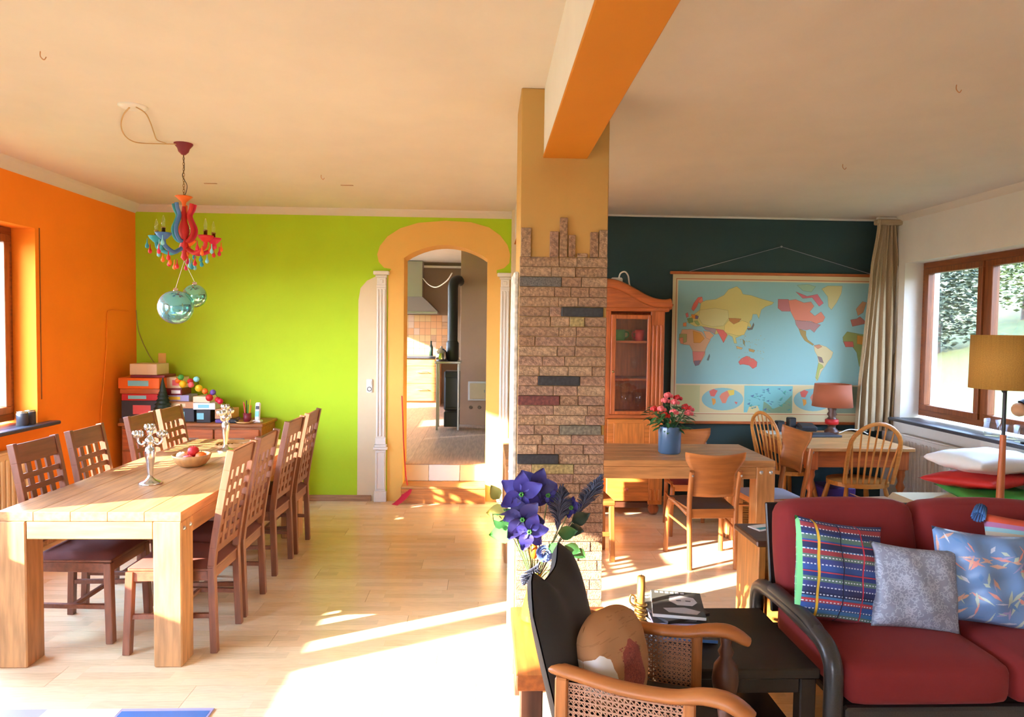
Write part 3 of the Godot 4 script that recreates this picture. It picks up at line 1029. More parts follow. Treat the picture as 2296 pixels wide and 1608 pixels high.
# ---------------------------------------------------------------- sideboard in the corner and what stands on it
func build_sideboard():
	var s := thing("sideboard", "reddish brown sideboard in the corner below the green wall", "sideboard", V(-2.59, 0, -6.31))
	part(s, "carcass", span(V(-.61, .07, -.2), V(.61, .77, .19), .004), M.plywood_x)
	part(s, "top", span(V(-.63, .77, -.21), V(.63, .8, .22), .006), M.plywood_x)
	part(s, "plinth", span(V(-.58, 0, -.18), V(.58, .07, .16)), M.mahogany_x)
	for k in 3:
		var a := -.595 + .4 * k
		var d := part(s, "drawer", span(V(a, .56, .19), V(a + .385, .745, .208), .004), M.hutch_x)
		part(d, "handle", box1(V(a + .192, .66, .216), V(.14, .022, .014), .005), M.steel)
		var e := part(s, "door", span(V(a, .09, .19), V(a + .385, .545, .206), .004), M.hutch_y)
		part(e, "knob", G.new().ball(V(a + .34, .34, .214), V(.012, .012, .012)), M.steel)
	var z := -6.2
	# boxes of the games pile
	for b in [
		[-3.05, .8, -6.26, .32, .035, .3, "mahogany_x", "dark flat game box at the bottom of the corner pile"],
		[-3.04, .835, -6.25, .31, .16, .28, "charcoal", "black picture puzzle box in the corner pile"],
		[-3.04, .995, -6.25, .31, .06, .28, "red", "red game box lying on the black puzzle box"],
		[-3.03, 1.055, -6.26, .35, .045, .3, "hutch_x", "reddish game box with a thin lid in the corner pile"],
		[-3.04, 1.1, -6.26, .36, .095, .3, "orange", "orange game box high in the corner pile"],
		[-2.995, 1.195, -6.28, .29, .022, .26, "wine", "dark red flat game box near the top of the corner pile"],
		[-3.03, 1.217, -6.28, .24, .1, .22, "cream", "cream carton on top of the corner pile"],
		[-2.72, .8, -6.3, .24, .12, .22, "charcoal", "black cardboard box behind the reddish chairs"],
		[-2.72, .92, -6.3, .26, .06, .22, "tan", "tan box on the black cardboard box"],
		[-2.76, .98, -6.32, .2, .055, .2, "lilac", "lilac grey box in the middle of the pile"],
		[-2.8, 1.035, -6.32, .16, .06, .2, "wine", "dark red box with pink print in the middle pile"],
		[-2.8, 1.095, -6.32, .14, .1, .16, "cream", "cream box standing behind the small dark tree"],
		[-2.5, .8, -6.22, .12, .115, .16, "black_plastic", "small black radio box on the sideboard"],
		[-2.5, .915, -6.24, .19, .06, .18, "paper", "grey white carton on the black radio box"],
		[-2.53, .975, -6.26, .15, .055, .16, "cream", "cream carton on the grey white one"],
		[-2.32, .8, -6.24, .16, .03, .2, "violet", "dark blue flat box beside the radio"],
		[-2.33, .83, -6.25, .15, .09, .17, "tan", "brown cardboard box beside the radio"]]:
		one("game_box", box1(V(0, b[4] / 2, 0), V(b[3], b[4] - .001, b[5]), .003), M[b[6]], b[7], "box", V(b[0], b[1], b[2]), rng.randf_range(-4, 4), "boxes piled on the sideboard")
		var o := get_child(-1)
		if b[4] > .05:
			var lb := part(o, "printed_label", box1(V(rng.randf_range(-.03, .03), b[4] * .5, b[5] / 2), V(b[3] * .5, b[4] * .5, .002)), M[["paper", "yellow", "pink", "cyan", "cream"][rng.randi_range(0, 4)]])
			lb.scale.z = 1.0
	# tiny fir tree
	var f := thing("small_fir", "small dark green artificial fir in front of the games pile", "plant", V(-2.84, .8, -6.12))
	part(f, "pot", G.new().lathe([Vector2(0, 0), Vector2(.035, 0), Vector2(.045, .06), Vector2(0, .06)], 14), M.wine)
	var g := G.new()
	for k in 9:
		var y := .06 + .034 * k
		var r := .098 * (1 - k / 9.5)
		for i in 12:
			var a := TAU * i / 12 + k * .3
			var d := V(cos(a), 0, sin(a))
			var w := V(-sin(a), 0, cos(a)) * r * .28
			g.tri(V(0, y + .06, 0), d * r + V(0, y, 0) + w, d * r + V(0, y, 0) - w)
			g.tri(V(0, y + .03, 0), d * r + V(0, y, 0) - w, d * r + V(0, y, 0) + w)
	g.lathe([Vector2(.09, .06), Vector2(.045, .2), Vector2(.004, .4)], 14)
	part(f, "needles", g, M.deep_green)
	# string of coloured cotton balls
	var balls := [[402, 853, "green"], [421, 862, "red"], [437, 857, "cyan"], [404, 869, "yellow"], [425, 870, "pink"], [440, 878, "yellow"], [456, 884, "orange"], [472, 887, "violet"], [466, 899, "red"], [483, 904, "red"], [490, 907, "crimson"], [394, 861, "orange"]]
	var names := ["green ball at the top of the ball garland", "dark red ball at the top of the garland beside the pale blue one", "pale blue ball at the top right of the garland", "big yellow ball at the left of the garland", "pink ball in the middle of the garland", "second yellow ball in the middle of the garland", "orange ball right of the yellow ones", "violet ball above the red ones", "large red ball on the lower garland", "red ball at the lower end of the garland", "crimson ball at the very end of the garland", "small orange ball at the left start of the garland"]
	var pts := []
	for i in balls.size():
		var b = balls[i]
		var p := V(-3.213 + (b[0] - 265.0) * .003866, 1.205 - (b[1] - 845.0) * .00388 + .03, -6.12 - .02 * (i % 2))
		var r := .032 if i in [3, 5, 8] else .026
		one("garland_ball", G.new().ball(V(0, 0, 0), V(r, r, r), 12), M[b[2]], names[i], "ball", p, 0, "coloured balls of the garland")
		pts.append([b[0], p])
	pts.sort_custom(func(a, b): return a[0] < b[0])
	var line := [V(-2.76, 1.2, -6.2)]
	for q in pts: line.append(q[1] + V(0, 0, -.02))
	line.append(V(-2.26, .925, -6.2))
	one("garland_string", G.new().tube(curve(line, 3), .002, 5), M.deep_green, "thin string of the ball garland over the boxes", "string")
	# pencil pot, phone, cable box
	var pc := thing("pencil_pot", "pot of coloured pencils on the right of the sideboard", "pencil pot", V(-2.14, .8, -6.22))
	part(pc, "cup", G.new().lathe([Vector2(0, 0), Vector2(.032, 0), Vector2(.035, .08), Vector2(.032, .08), Vector2(.03, .006), Vector2(0, .006)], 16), M.wine)
	var cols := ["orange", "green", "red", "pink", "charcoal", "yellow"]
	for k in 6:
		var a := TAU * k / 6.0
		part(pc, "pencil", G.new().tube([V(cos(a) * .012, .01, sin(a) * .012), V(cos(a) * .034, .15 + .01 * k, sin(a) * .034)], .0038, 6), M[cols[k]])
	var ph := thing("cordless_phone", "white cordless phone standing in its cradle on the sideboard", "phone", V(-2.035, .8, -6.18))
	part(ph, "cradle", box1(V(0, .012, 0), V(.075, .024, .075), .008), M.white_plastic)
	part(ph, "handset", box1(V(0, .1, -.005), V(.046, .16, .025), .01, Basis(Vector3.RIGHT, -.15)), M.white_plastic)
	part(ph, "display", box1(V(0, .135, .006), V(.03, .03, .006), .002, Basis(Vector3.RIGHT, -.15)), M.charcoal)
	part(ph, "keypad", box1(V(0, .08, .014), V(.034, .05, .004), .002, Basis(Vector3.RIGHT, -.15)), M.cyan)
	one("wooden_tray", G.new().lathe([Vector2(0, .004), Vector2(.06, .004), Vector2(.085, .02), Vector2(.09, .02), Vector2(.064, 0), Vector2(0, 0)], 20), M.honey_x, "shallow pale wooden dish in front of the pencil pot", "dish", V(-2.13, .8, -6.14))
	one("charger", box1(V(0, .02, 0), V(.07, .04, .05), .008), M.black_plastic, "small black charger left of the pencil pot", "charger", V(-2.23, .8, -6.14))
	# on the walls here
	one("wall_plate", box1(V(0, .07, .008), V(.07, .14, .016), .005), M.ochre_paint, "pale orange socket plate on the green wall above the games", "socket", V(-3.04, 1.26, ZB))
	one("extension_cable", G.new().tube(curve([V(XL + .008, 1.79, -6.4), V(XL + .008, 1.785, -6.1), V(XL + .008, 1.74, -6.045), V(XL + .008, 1.5, -6.03), V(XL + .008, 1.1, -5.97), V(XL + .008, .85, -5.93), V(XL + .01, .3, -5.92)]), .004, 6), M.orange_paint, "orange painted cord running down the orange wall", "cord")
	one("hanging_cord", G.new().tube(curve([V(XL + .01, 1.8, ZB + .02), V(-3.25, 1.6, ZB + .015), V(-3.17, 1.4, ZB + .012), V(-3.08, 1.27, ZB + .02)]), .004, 6), M.olive, "thin dark cord curving down the green wall corner", "cord")

# ---------------------------------------------------------------- chandelier and glass balls
func build_chandelier():
	var c := V(-1.876, 0, -4.336)
	var t := thing("chandelier", "small chandelier of red, orange and blue glass above the long table", "chandelier", c + V(0, CE, 0))
	part(t, "canopy", G.new().lathe([Vector2(0, -.07), Vector2(.012, -.068), Vector2(.03, -.05), Vector2(.036, -.03), Vector2(.055, -.006), Vector2(.055, 0)], 20), M.wine)
	var g := G.new()
	for k in 16:   # chain links
		var y := -.075 - .0165 * k
		var pts := []
		for i in 9:
			var a := TAU * i / 8
			pts.append(V(cos(a) * .006, y + sin(a) * .011, 0).rotated(Vector3.UP, 0.0 if k % 2 else PI / 2))
		g.tube(pts, .0016, 5, false)
	part(t, "chain", g, M.brass)
	part(t, "flex", G.new().tube(curve([V(0, -.07, 0), V(.004, -.15, 0), V(-.006, -.2, .004), V(.02, -.25, .004), V(.016, -.29, 0), V(0, -.33, 0)]), .0022, 5), M.charcoal)
	part(t, "crown", G.new().lathe([Vector2(.008, -.39), Vector2(.014, -.36), Vector2(.04, -.335), Vector2(.052, -.325), Vector2(.046, -.322), Vector2(.012, -.345), Vector2(.004, -.33)], 14), M.orange)
	part(t, "column", G.new().lathe([Vector2(.004, -.72), Vector2(.02, -.7), Vector2(.012, -.67), Vector2(.03, -.64), Vector2(.018, -.6), Vector2(.018, -.58), Vector2(.032, -.545), Vector2(.03, -.515), Vector2(.016, -.47), Vector2(.02, -.44), Vector2(.012, -.41), Vector2(.01, -.385)], 14), M.red)
	# five scrolled arms with cups and drops; colours go round
	var hue := ["teal", "orange", "crimson", "red", "blue"]
	var ang := [PI, PI * 1.42, PI * 1.9, PI * .12, PI * .6]
	for k in 5:
		var b := Basis(Vector3.UP, -ang[k])
		var m: Material = M[hue[k]]
		var sc := func(p: Array) -> Array:
			var r := []
			for q in p: r.append(b * V(q[0], q[1], 0))
			return curve(r, 4)
		part(t, "upper_scroll", G.new().tube(sc.call([[.062, -.37], [.055, -.4], [.038, -.44], [.05, -.48], [.066, -.52], [.062, -.56], [.042, -.59], [.02, -.6]]), .0125, 8), m)
		part(t, "arm", G.new().tube(sc.call([[.015, -.64], [.045, -.66], [.08, -.675], [.12, -.665], [.16, -.64], [.168, -.61]]), .0125, 8), m)
		var cu := part(t, "drip_cup", G.new().lathe([Vector2(.004, -.615), Vector2(.02, -.605), Vector2(.04, -.585), Vector2(.048, -.57), Vector2(.042, -.57), Vector2(.016, -.595), Vector2(0, -.597)], 12, b * V(.168, 0, 0)), m)
		part(cu, "candle_tube", G.new().lathe([Vector2(.0, -.6), Vector2(.011, -.6), Vector2(.011, -.545), Vector2(.013, -.545), Vector2(.013, -.535), Vector2(0, -.535)], 10, b * V(.168, 0, 0)), M.brass)
		part(cu, "bulb", G.new().lathe([Vector2(0, -.535), Vector2(.008, -.53), Vector2(.013, -.505), Vector2(.006, -.48), Vector2(0, -.465)], 10, b * V(.168, 0, 0)), M.clear_glass)
		for d in [[.21, -.62, 0], [.2, -.65, 1], [.17, -.665, 4], [.13, -.7, 2], [.1, -.725, 3], [.06, -.745, 2], [.15, -.635, 5]]:
			var dm: Material = M[["teal", "red", "orange", "crimson", "cyan"][(k + d[2]) % 5]]
			part(t, "glass_drop", G.new().lathe([Vector2(0, -.032), Vector2(.011, -.024), Vector2(.012, -.014), Vector2(.004, .004), Vector2(.002, .03)], 8, b * V(d[0], d[1], (d[2] - 2.0) * .016)), dm)
	# two mirrored balls hung underneath
	var gl := mt("mirror_blue", rgb(120, 216, 232), .06, "", Vector3.ONE, .85)
	gl.clearcoat_enabled = true
	var gb := mt("mirror_green", rgb(140, 214, 188), .06, "", Vector3.ONE, .85)
	for a in [[V(-1.918, 1.77, -4.31), .104, gl, "larger blue mirrored glass ball hanging below the chandelier"], [V(-1.84, 1.846, -4.4), .073, gb, "smaller green mirrored glass ball hanging below the chandelier"]]:
		var o := thing("mirror_ball", a[3], "ball", a[0], 0, "mirrored balls under the chandelier")
		part(o, "sphere", G.new().ball(Vector3.ZERO, V(a[1], a[1], a[1]), 32), a[2])
		part(o, "cap", G.new().lathe([Vector2(.014, a[1] - .004), Vector2(.014, a[1] + .012), Vector2(.004, a[1] + .016), Vector2(0, a[1] + .016)], 10), M.chrome)
		part(o, "thread", G.new().tube([V(0, a[1] + .014, 0), c + V(0, 2.06, 0) - a[0]], .0012, 5), M.white_plastic)
	# where the flex leaves the ceiling, and its loop
	var r := thing("ceiling_rose", "white ceiling rose with a loose cable loop left of the chandelier", "ceiling rose", V(-1.826, CE, -3.63))
	part(r, "disc", G.new().lathe([Vector2(0, -.012), Vector2(.05, -.012), Vector2(.07, -.004), Vector2(.07, 0)], 20), M.white_plastic)
	part(r, "cable", G.new().tube(curve([V(-0.005, -0.014, 0.022), V(-0.104, -0.014, -0.109), V(-0.210, -0.014, -0.290), V(-0.288, -0.014, -0.468), V(-0.318, -0.014, -0.591), V(-0.299, -0.014, -0.657), V(-0.211, -0.014, -0.669), V(-0.077, -0.014, -0.668)]), .0035, 6), M.cream_dark)
	part(r, "cable_tail", G.new().tube(curve([V(0.033, -0.014, 0.032), V(0.031, -0.014, -0.068), V(-0.023, -0.014, -0.234), V(-0.099, -0.014, -0.434), V(-0.153, -0.014, -0.586), V(-0.131, -0.014, -0.653)]), .003, 6), M.cream_dark)
	for a in [[V(-2.173, CE, -5.502), "small dark slit in the ceiling behind the chandelier"], [V(-1.101, CE, -5.46), "small slit in the ceiling above the green wall"]]:
		one("ceiling_slit", box1(V(0, -.002, 0), V(.1, .004, .016), .001), M.skirting, a[1], "ceiling mark", a[0], 0, "slits in the ceiling")
	for a in [[V(-1.852, CE, -2.942), "small hook in the ceiling at the upper left"], [V(2.098, CE, -3.027), "small hook in the ceiling at the upper right"], [V(2.344, CE, -4.464), "small hook in the ceiling above the map"], [V(-1.221, CE, -5.118), "small hook in the ceiling before the arch"]]:
		one("ceiling_hook", G.new().tube(curve([V(0, 0, 0), V(0, -.02, 0), V(.014, -.034, 0), V(.024, -.022, 0)]), .0022, 6), M.tan, a[1], "hook", a[0], 0, "hooks in the ceiling")

# ---------------------------------------------------------------- tall pine hutch behind the pillar
func build_hutch():
	var cx := 1.08
	var zf := -6.06
	var h := thing("hutch", "tall pine hutch with glazed doors and curved crest behind the pillar", "cabinet", V(cx, 0, zf))
	var d := -.44
	# upper case
	var g := G.new()
	addspan(g, V(-.53, .86, d), V(.53, 1.86, d + .02))
	part(h, "back_panel", g, M.hutch_y)
	for s in [-1, 1]:
		part(h, "side_panel", span(V(s * .53, .1, d), V(s * .505, 1.86, -.02)), M.hutch_y)
		# corner posts with fluting
		g = span(V(s * .525, .9, -.03), V(s * .4, 1.86, .0), .006)
		for k in 3:
			addspan(g, V(s * (.415 + .036 * k), 1.0, -.005), V(s * (.435 + .036 * k), 1.72, .008), .004)
		part(h, "corner_post", g, M.hutch_y)
	part(h, "middle_post", span(V(-.04, .9, -.03), V(.04, 1.86, 0), .004), M.hutch_y)
	part(h, "shelf", span(V(-.505, 1.556, d + .02), V(.505, 1.576, -.045), .003), M.hutch_x)
	part(h, "shelf", span(V(-.505, 1.215, d + .02), V(.505, 1.235, -.045), .003), M.hutch_x)
	part(h, "shelf", span(V(-.53, .88, d), V(.53, .91, -.0), .003), M.hutch_x)
	for s in [-1, 1]:
		var a := .042 if s > 0 else -.398
		var b := a + .356
		g = G.new()
		addspan(g, V(a, .915, -.02), V(a + .042, 1.81, .012), .004)
		addspan(g, V(b - .028, .915, -.02), V(b, 1.81, .012), .004)
		addspan(g, V(a + .042, 1.772, -.02), V(b - .028, 1.81, .012), .004)
		addspan(g, V(a + .042, .915, -.02), V(b - .028, .945, .012), .004)
		var dr := part(h, "door", g, M.hutch_y)
		part(dr, "pane", span(V(a + .04, .943, -.004), V(b - .026, 1.774, 0)), M.clear_glass)
		part(dr, "knob", G.new().ball(V(b - .02 if s < 0 else a + .02, 1.3, .02), V(.012, .012, .012)), M.brass)
		# panelled doors of the lower case
		var lp := part(h, "panel_door", span(V(a - .02, .6, -.02), V(b + .01, .872, .01), .004), M.pine_x)
		part(lp, "panel", span(V(a + .035, .635, .006), V(b - .04, .84, .016), .008), M.pine_y)
		part(lp, "knob", G.new().ball(V(a + .16, .62, .022), V(.012, .012, .012)), M.brass)
		for k in 2:
			var dw := part(h, "drawer", span(V(a - .02, .13 + .235 * k, -.02), V(b + .01, .35 + .235 * k, .012), .006), M.pine_x)
			part(dw, "knob", G.new().lathe([Vector2(.006, 0), Vector2(.018, .016), Vector2(.016, .026), Vector2(0, .03)], 12, V(a + .16, .24 + .235 * k, .012), Basis(Vector3.RIGHT, PI / 2)), M.hutch_y)
	part(h, "lower_case", span(V(-.53, .1, d), V(.53, .88, -.025), .004), M.pine_x)
	for s in [-1, 1]:
		g = span(V(s * .53, .1, -.03), V(s * .4, .87, .014), .006)
		for k in 3:
			addspan(g, V(s * (.415 + .038 * k), .14, .01), V(s * (.435 + .038 * k), .24, .022), .003)
		part(h, "lower_post", g, M.pine_y)
		for zz in [-.06, d + .06]:
			part(h, "foot", G.new().lathe([Vector2(0, 0), Vector2(.03, 0), Vector2(.048, .03), Vector2(.05, .06), Vector2(.035, .09), Vector2(.045, .1), Vector2(0, .1)], 14, V(s * .47, 0, zz)), M.hutch_y)
	part(h, "plinth", span(V(-.4, .07, -.03), V(.4, .12, .005), .004), M.mahogany_x)
	# crest: a curved pediment with a moulded edge
	var crest := func(y0: float, lift: float) -> Array:
		var r := [Vector2(.58, y0), Vector2(-.58, y0)]
		var pts := [Vector2(-.6, 1.94), Vector2(-.5, 1.93), Vector2(-.38, 1.955), Vector2(-.25, 2.02), Vector2(-.12, 2.085), Vector2(0, 2.11), Vector2(.12, 2.085), Vector2(.25, 2.02), Vector2(.38, 1.955), Vector2(.5, 1.93), Vector2(.6, 1.94)]
		for q in curve(pts, 3): r.append(q + Vector2(0, lift))
		return r
	part(h, "crest_board", G.new().prism(crest.call(1.86, -.03), d, .0), M.hutch_x)
	var mould := []
	for q in curve([V(-.6, 1.92, .0), V(-.5, 1.91, .0), V(-.38, 1.935, 0), V(-.25, 2.0, 0), V(-.12, 2.065, 0), V(0, 2.09, 0), V(.12, 2.065, 0), V(.25, 2.0, 0), V(.38, 1.935, 0), V(.5, 1.91, 0), V(.58, 1.92, 0)], 3): mould.append(q)
	part(h, "crest_moulding", G.new().tube(mould, .026, 8, true, 1.6), M.hutch_x)
	part(h, "cornice", span(V(-.56, 1.84, d), V(.56, 1.875, .025), .008), M.hutch_x)
	# mugs on the upper shelf, glasses below
	var mug := thing("mug", "green mug in front on the upper hutch shelf", "mug", V(cx + .15, 1.577, zf - .12), 0, "mugs in the hutch")
	part(mug, "body", G.new().lathe([Vector2(0, 0), Vector2(.04, 0), Vector2(.042, .1), Vector2(.038, .1), Vector2(.036, .008), Vector2(0, .008)], 18), M.green)
	part(mug, "handle", G.new().tube(curve([V(.04, .08, 0), V(.068, .075, 0), V(.07, .04, 0), V(.04, .022, 0)]), .006, 6), M.green)
	var m2 := copy(mug, "bright red mug on the right of the upper hutch shelf", V(cx + .33, 1.577, zf - .13), 150)
	for k in m2.get_children(): k.material_override = M.red
	var m3 := copy(mug, "olive mug between the green and red ones on the upper hutch shelf", V(cx + .235, 1.577, zf - .24), 40)
	for k in m3.get_children(): k.material_override = M.olive
	var m4 := copy(mug, "dark mug at the left behind the hutch pane", V(cx + .09, 1.577, zf - .25), 60)
	for k in m4.get_children(): k.material_override = M.charcoal
	var gl := thing("wine_glass", "stemmed glass at the left on the lowest hutch shelf", "glass", V(cx + .2, .911, zf - .15), 0, "glasses in the hutch")
	part(gl, "bowl", G.new().lathe([Vector2(.004, .08), Vector2(.03, .1), Vector2(.036, .14), Vector2(.03, .19), Vector2(.029, .19), Vector2(.034, .14), Vector2(.028, .102), Vector2(0, .084)], 16), M.clear_glass)
	part(gl, "stem", G.new().lathe([Vector2(0, 0), Vector2(.034, 0), Vector2(.032, .004), Vector2(.004, .01), Vector2(.004, .082)], 16), M.clear_glass)
	copy(gl, "stemmed glass in the middle on the lowest hutch shelf", V(cx + .265, .911, zf - .2))
	copy(gl, "stemmed glass at the right on the lowest hutch shelf", V(cx + .33, .911, zf - .14))
	copy(gl, "single stemmed glass on the middle hutch shelf", V(cx + .3, 1.236, zf - .2))
	# white clamp lamp lying on top
	var l := thing("clamp_lamp", "white clamp lamp with a bent arm on top of the hutch", "lamp", V(cx + .1, 2.085, zf - .1))
	part(l, "base", box1(V(.0, .032, 0), V(.1, .055, .08), .01), M.white_plastic)
	part(l, "bent_arm", G.new().tube(curve([V(.02, .05, 0), V(.035, .1, 0), V(.075, .115, 0), V(.105, .08, 0), V(.115, .02, 0), V(.125, -.015, 0)]), .007, 8), M.white_plastic)

# ---------------------------------------------------------------- wall map
func build_map_and_curtain():
	var W := 1024
	var H := 664
	var im := Image.create(W, H, false, Image.FORMAT_RGB8)
	im.fill(rgb(214, 196, 150))
	var k := W / 2072.0
	var q := func(a: Array) -> Array:   # photograph zoom coordinates to texture
		var r := []
		for i in range(0, a.size(), 2): r.append(Vector2((a[i] - 108) * k, (a[i + 1] - 605) * k))
		return r
	var rect := func(x0, y0, x1, y1, c: Color):
		im.fill_rect(Rect2i(int((x0 - 108) * k), int((y0 - 605) * k), int((x1 - x0) * k), int((y1 - y0) * k)), c)
	rect.call(140, 645, 2150, 1885, rgb(190, 120, 84))
	rect.call(148, 652, 2142, 1878, rgb(224, 208, 170))
	var sea := rgb(146, 190, 190)
	rect.call(160, 665, 2130, 1606, sea)
	var yel := rgb(206, 192, 116)
	var red := rgb(214, 104, 92)
	var sal := rgb(216, 130, 104)
	var land := [
		[yel, [380, 860, 430, 840, 520, 830, 600, 790, 640, 740, 720, 710, 760, 740, 780, 780, 860, 790, 960, 820, 1080, 850, 1060, 870, 1000, 890, 960, 920, 940, 1000, 920, 960, 880, 960, 870, 1010, 850, 1030, 870, 1080, 830, 1070, 800, 1140, 770, 1160, 720, 1180, 735, 1230, 710, 1230, 690, 1170, 650, 1150, 620, 1200, 605, 1225, 580, 1180, 560, 1140, 520, 1150, 470, 1110, 440, 1100, 390, 1075, 330, 1080, 250, 1040, 280, 990, 330, 960, 370, 930]],
		[rgb(206, 196, 132), [370, 930, 520, 910, 640, 930, 650, 1000, 600, 1070, 500, 1080, 400, 1060, 360, 1000]],
		[red, [290, 920, 310, 870, 350, 815, 390, 810, 360, 850, 340, 900, 310, 940]],
		[sal, [350, 850, 390, 812, 398, 850, 372, 870]],
		[rgb(188, 126, 64), [650, 1000, 700, 1000, 770, 1005, 740, 1040, 700, 1055, 660, 1030]],
		[rgb(222, 196, 110), [610, 1070, 650, 1020, 700, 1055, 780, 1020, 840, 1040, 830, 1090, 800, 1150, 740, 1160, 680, 1145, 610, 1130]],
		[red, [530, 1100, 600, 1110, 640, 1150, 620, 1190, 605, 1225, 580, 1180, 555, 1140]],
		[rgb(170, 140, 134), [400, 1080, 470, 1090, 530, 1100, 520, 1150, 470, 1120, 430, 1110]],
		[rgb(216, 160, 116), [410, 1120, 470, 1125, 510, 1160, 470, 1200, 440, 1190]],
		[rgb(120, 150, 90), [250, 1010, 300, 1000, 310, 1040, 270, 1050]],
		[rgb(222, 140, 60), [290, 970, 350, 975, 340, 1010, 300, 1005]],
		[rgb(220, 130, 70), [215, 1050, 245, 1045, 245, 1080, 215, 1080]],
		[rgb(210, 110, 110), [235, 965, 255, 955, 265, 990, 245, 1000]],
		[rgb(126, 110, 150), [330, 980, 358, 985, 352, 1012, 330, 1010]],
		[rgb(150, 170, 100), [318, 1030, 350, 1025, 372, 1062, 356, 1070, 330, 1050]],
		[rgb(206, 160, 120), [205, 1110, 300, 1105, 400, 1130, 430, 1180, 480, 1200, 450, 1250, 430, 1300, 430, 1340, 400, 1390, 380, 1425, 340, 1440, 320, 1400, 310, 1300, 280, 1250, 220, 1245, 175, 1200]],
		[rgb(150, 150, 86), [180, 1150, 250, 1150, 250, 1220, 200, 1240, 178, 1200]],
		[rgb(214, 130, 90), [178, 1190, 215, 1180, 220, 1240, 195, 1238]],
		[rgb(214, 150, 60), [310, 1120, 380, 1140, 420, 1190, 380, 1230, 320, 1230]],
		[rgb(214, 128, 112), [310, 1310, 430, 1310, 390, 1400, 340, 1440, 320, 1400]],
		[rgb(128, 110, 120), [325, 1395, 390, 1390, 372, 1432, 340, 1440]],
		[rgb(106, 116, 112), [450, 1385, 472, 1330, 478, 1350, 465, 1390]],
		[red, [755, 1400, 780, 1370, 830, 1345, 860, 1350, 870, 1365, 900, 1370, 935, 1400, 930, 1440, 895, 1460, 860, 1430, 800, 1420, 770, 1425]],
		[rgb(200, 160, 96), [730, 1255, 790, 1270, 780, 1285, 735, 1275]],
		[rgb(190, 150, 90), [850, 1275, 910, 1290, 900, 1310, 855, 1300]],
		[rgb(150, 140, 96), [790, 1190, 812, 1210, 808, 1245, 796, 1230]],
		[rgb(120, 110, 100), [830, 1090, 870, 1085, 890, 1040, 896, 1060, 880, 1100, 840, 1106]],
		[rgb(184, 112, 112), [1120, 820, 1220, 820, 1240, 860, 1240, 930, 1160, 930, 1120, 900]],
		[sal, [1220, 830, 1290, 820, 1370, 850, 1440, 840, 1470, 880, 1430, 930, 1480, 970, 1540, 930, 1580, 980, 1560, 1020, 1500, 1040, 1450, 1020, 1290, 1010, 1245, 930]],
		[rgb(208, 110, 120), [1290, 750, 1400, 790, 1500, 770, 1560, 850, 1520, 880, 1450, 800, 1360, 810]],
		[rgb(160, 190, 160), [1300, 690, 1400, 680, 1480, 700, 1440, 750, 1360, 740]],
		[rgb(176, 128, 124), [1290, 1010, 1450, 1025, 1540, 1050, 1500, 1090, 1480, 1120, 1440, 1090, 1400, 1100, 1330, 1090, 1300, 1050]],
		[rgb(164, 136, 74), [1330, 1090, 1400, 1110, 1400, 1150, 1420, 1190, 1480, 1230, 1470, 1240, 1390, 1195, 1350, 1140]],
		[rgb(214, 196, 146), [1480, 1240, 1530, 1230, 1600, 1250, 1670, 1300, 1655, 1350, 1620, 1390, 1590, 1440, 1560, 1480, 1530, 1560, 1515, 1570, 1505, 1530, 1530, 1400, 1520, 1340, 1490, 1290]],
		[rgb(206, 140, 104), [1482, 1242, 1530, 1232, 1560, 1250, 1520, 1270]],
		[rgb(140, 116, 110), [1522, 1340, 1560, 1350, 1580, 1400, 1540, 1390]],
		[rgb(176, 180, 96), [1530, 1400, 1570, 1420, 1580, 1440, 1545, 1460, 1525, 1560, 1510, 1540]],
		[rgb(200, 188, 130), [1540, 720, 1600, 690, 1740, 690, 1730, 760, 1690, 840, 1640, 910, 1610, 880, 1600, 790]],
		[rgb(176, 110, 96), [1830, 1000, 1890, 990, 1920, 970, 1960, 1000, 1990, 1030, 1900, 1050, 1850, 1060]],
		[rgb(190, 140, 100), [1880, 900, 1940, 830, 1980, 840, 1950, 930, 1900, 960]],
		[rgb(140, 150, 86), [1760, 1160, 1800, 1110, 1930, 1130, 2010, 1140, 2040, 1210, 2010, 1300, 1990, 1400, 1930, 1430, 1900, 1300, 1860, 1250, 1790, 1250, 1765, 1200]],
		[rgb(196, 100, 90), [1770, 1200, 1860, 1200, 1870, 1250, 1790, 1250]],
		[rgb(206, 140, 60), [1900, 1140, 1960, 1150, 1970, 1230, 1900, 1220]]]
	for l in land:
		var pg: Array = q.call(l[1])
		fill_poly(im, pg, l[0])
		for i in pg.size():   # a thin border line
			var a: Vector2 = pg[i]
			var b: Vector2 = pg[(i + 1) % pg.size()]
			var steps := int(a.distance_to(b)) + 1
			for j in steps:
				var p := a.lerp(b, float(j) / steps)
				if Rect2(0, 0, W, H).has_point(p): im.set_pixel(int(p.x), int(p.y), Color(l[0]).darkened(.3))
	for i in 60:   # scattered islands
		var p := Vector2(rng.randf_range(720, 1000), rng.randf_range(1150, 1400))
		rect.call(p.x, p.y, p.x + rng.randf_range(4, 12), p.y + rng.randf_range(4, 9), rgb(170, 160, 110))
	# the row of small maps under it
	rect.call(160, 1615, 2130, 1868, rgb(220, 200, 150))
	rect.call(165, 1620, 390, 1866, rgb(196, 196, 140))
	rect.call(820, 1618, 1290, 1866, rgb(126, 190, 190))
	rect.call(1700, 1618, 2128, 1866, rgb(150, 170, 150))
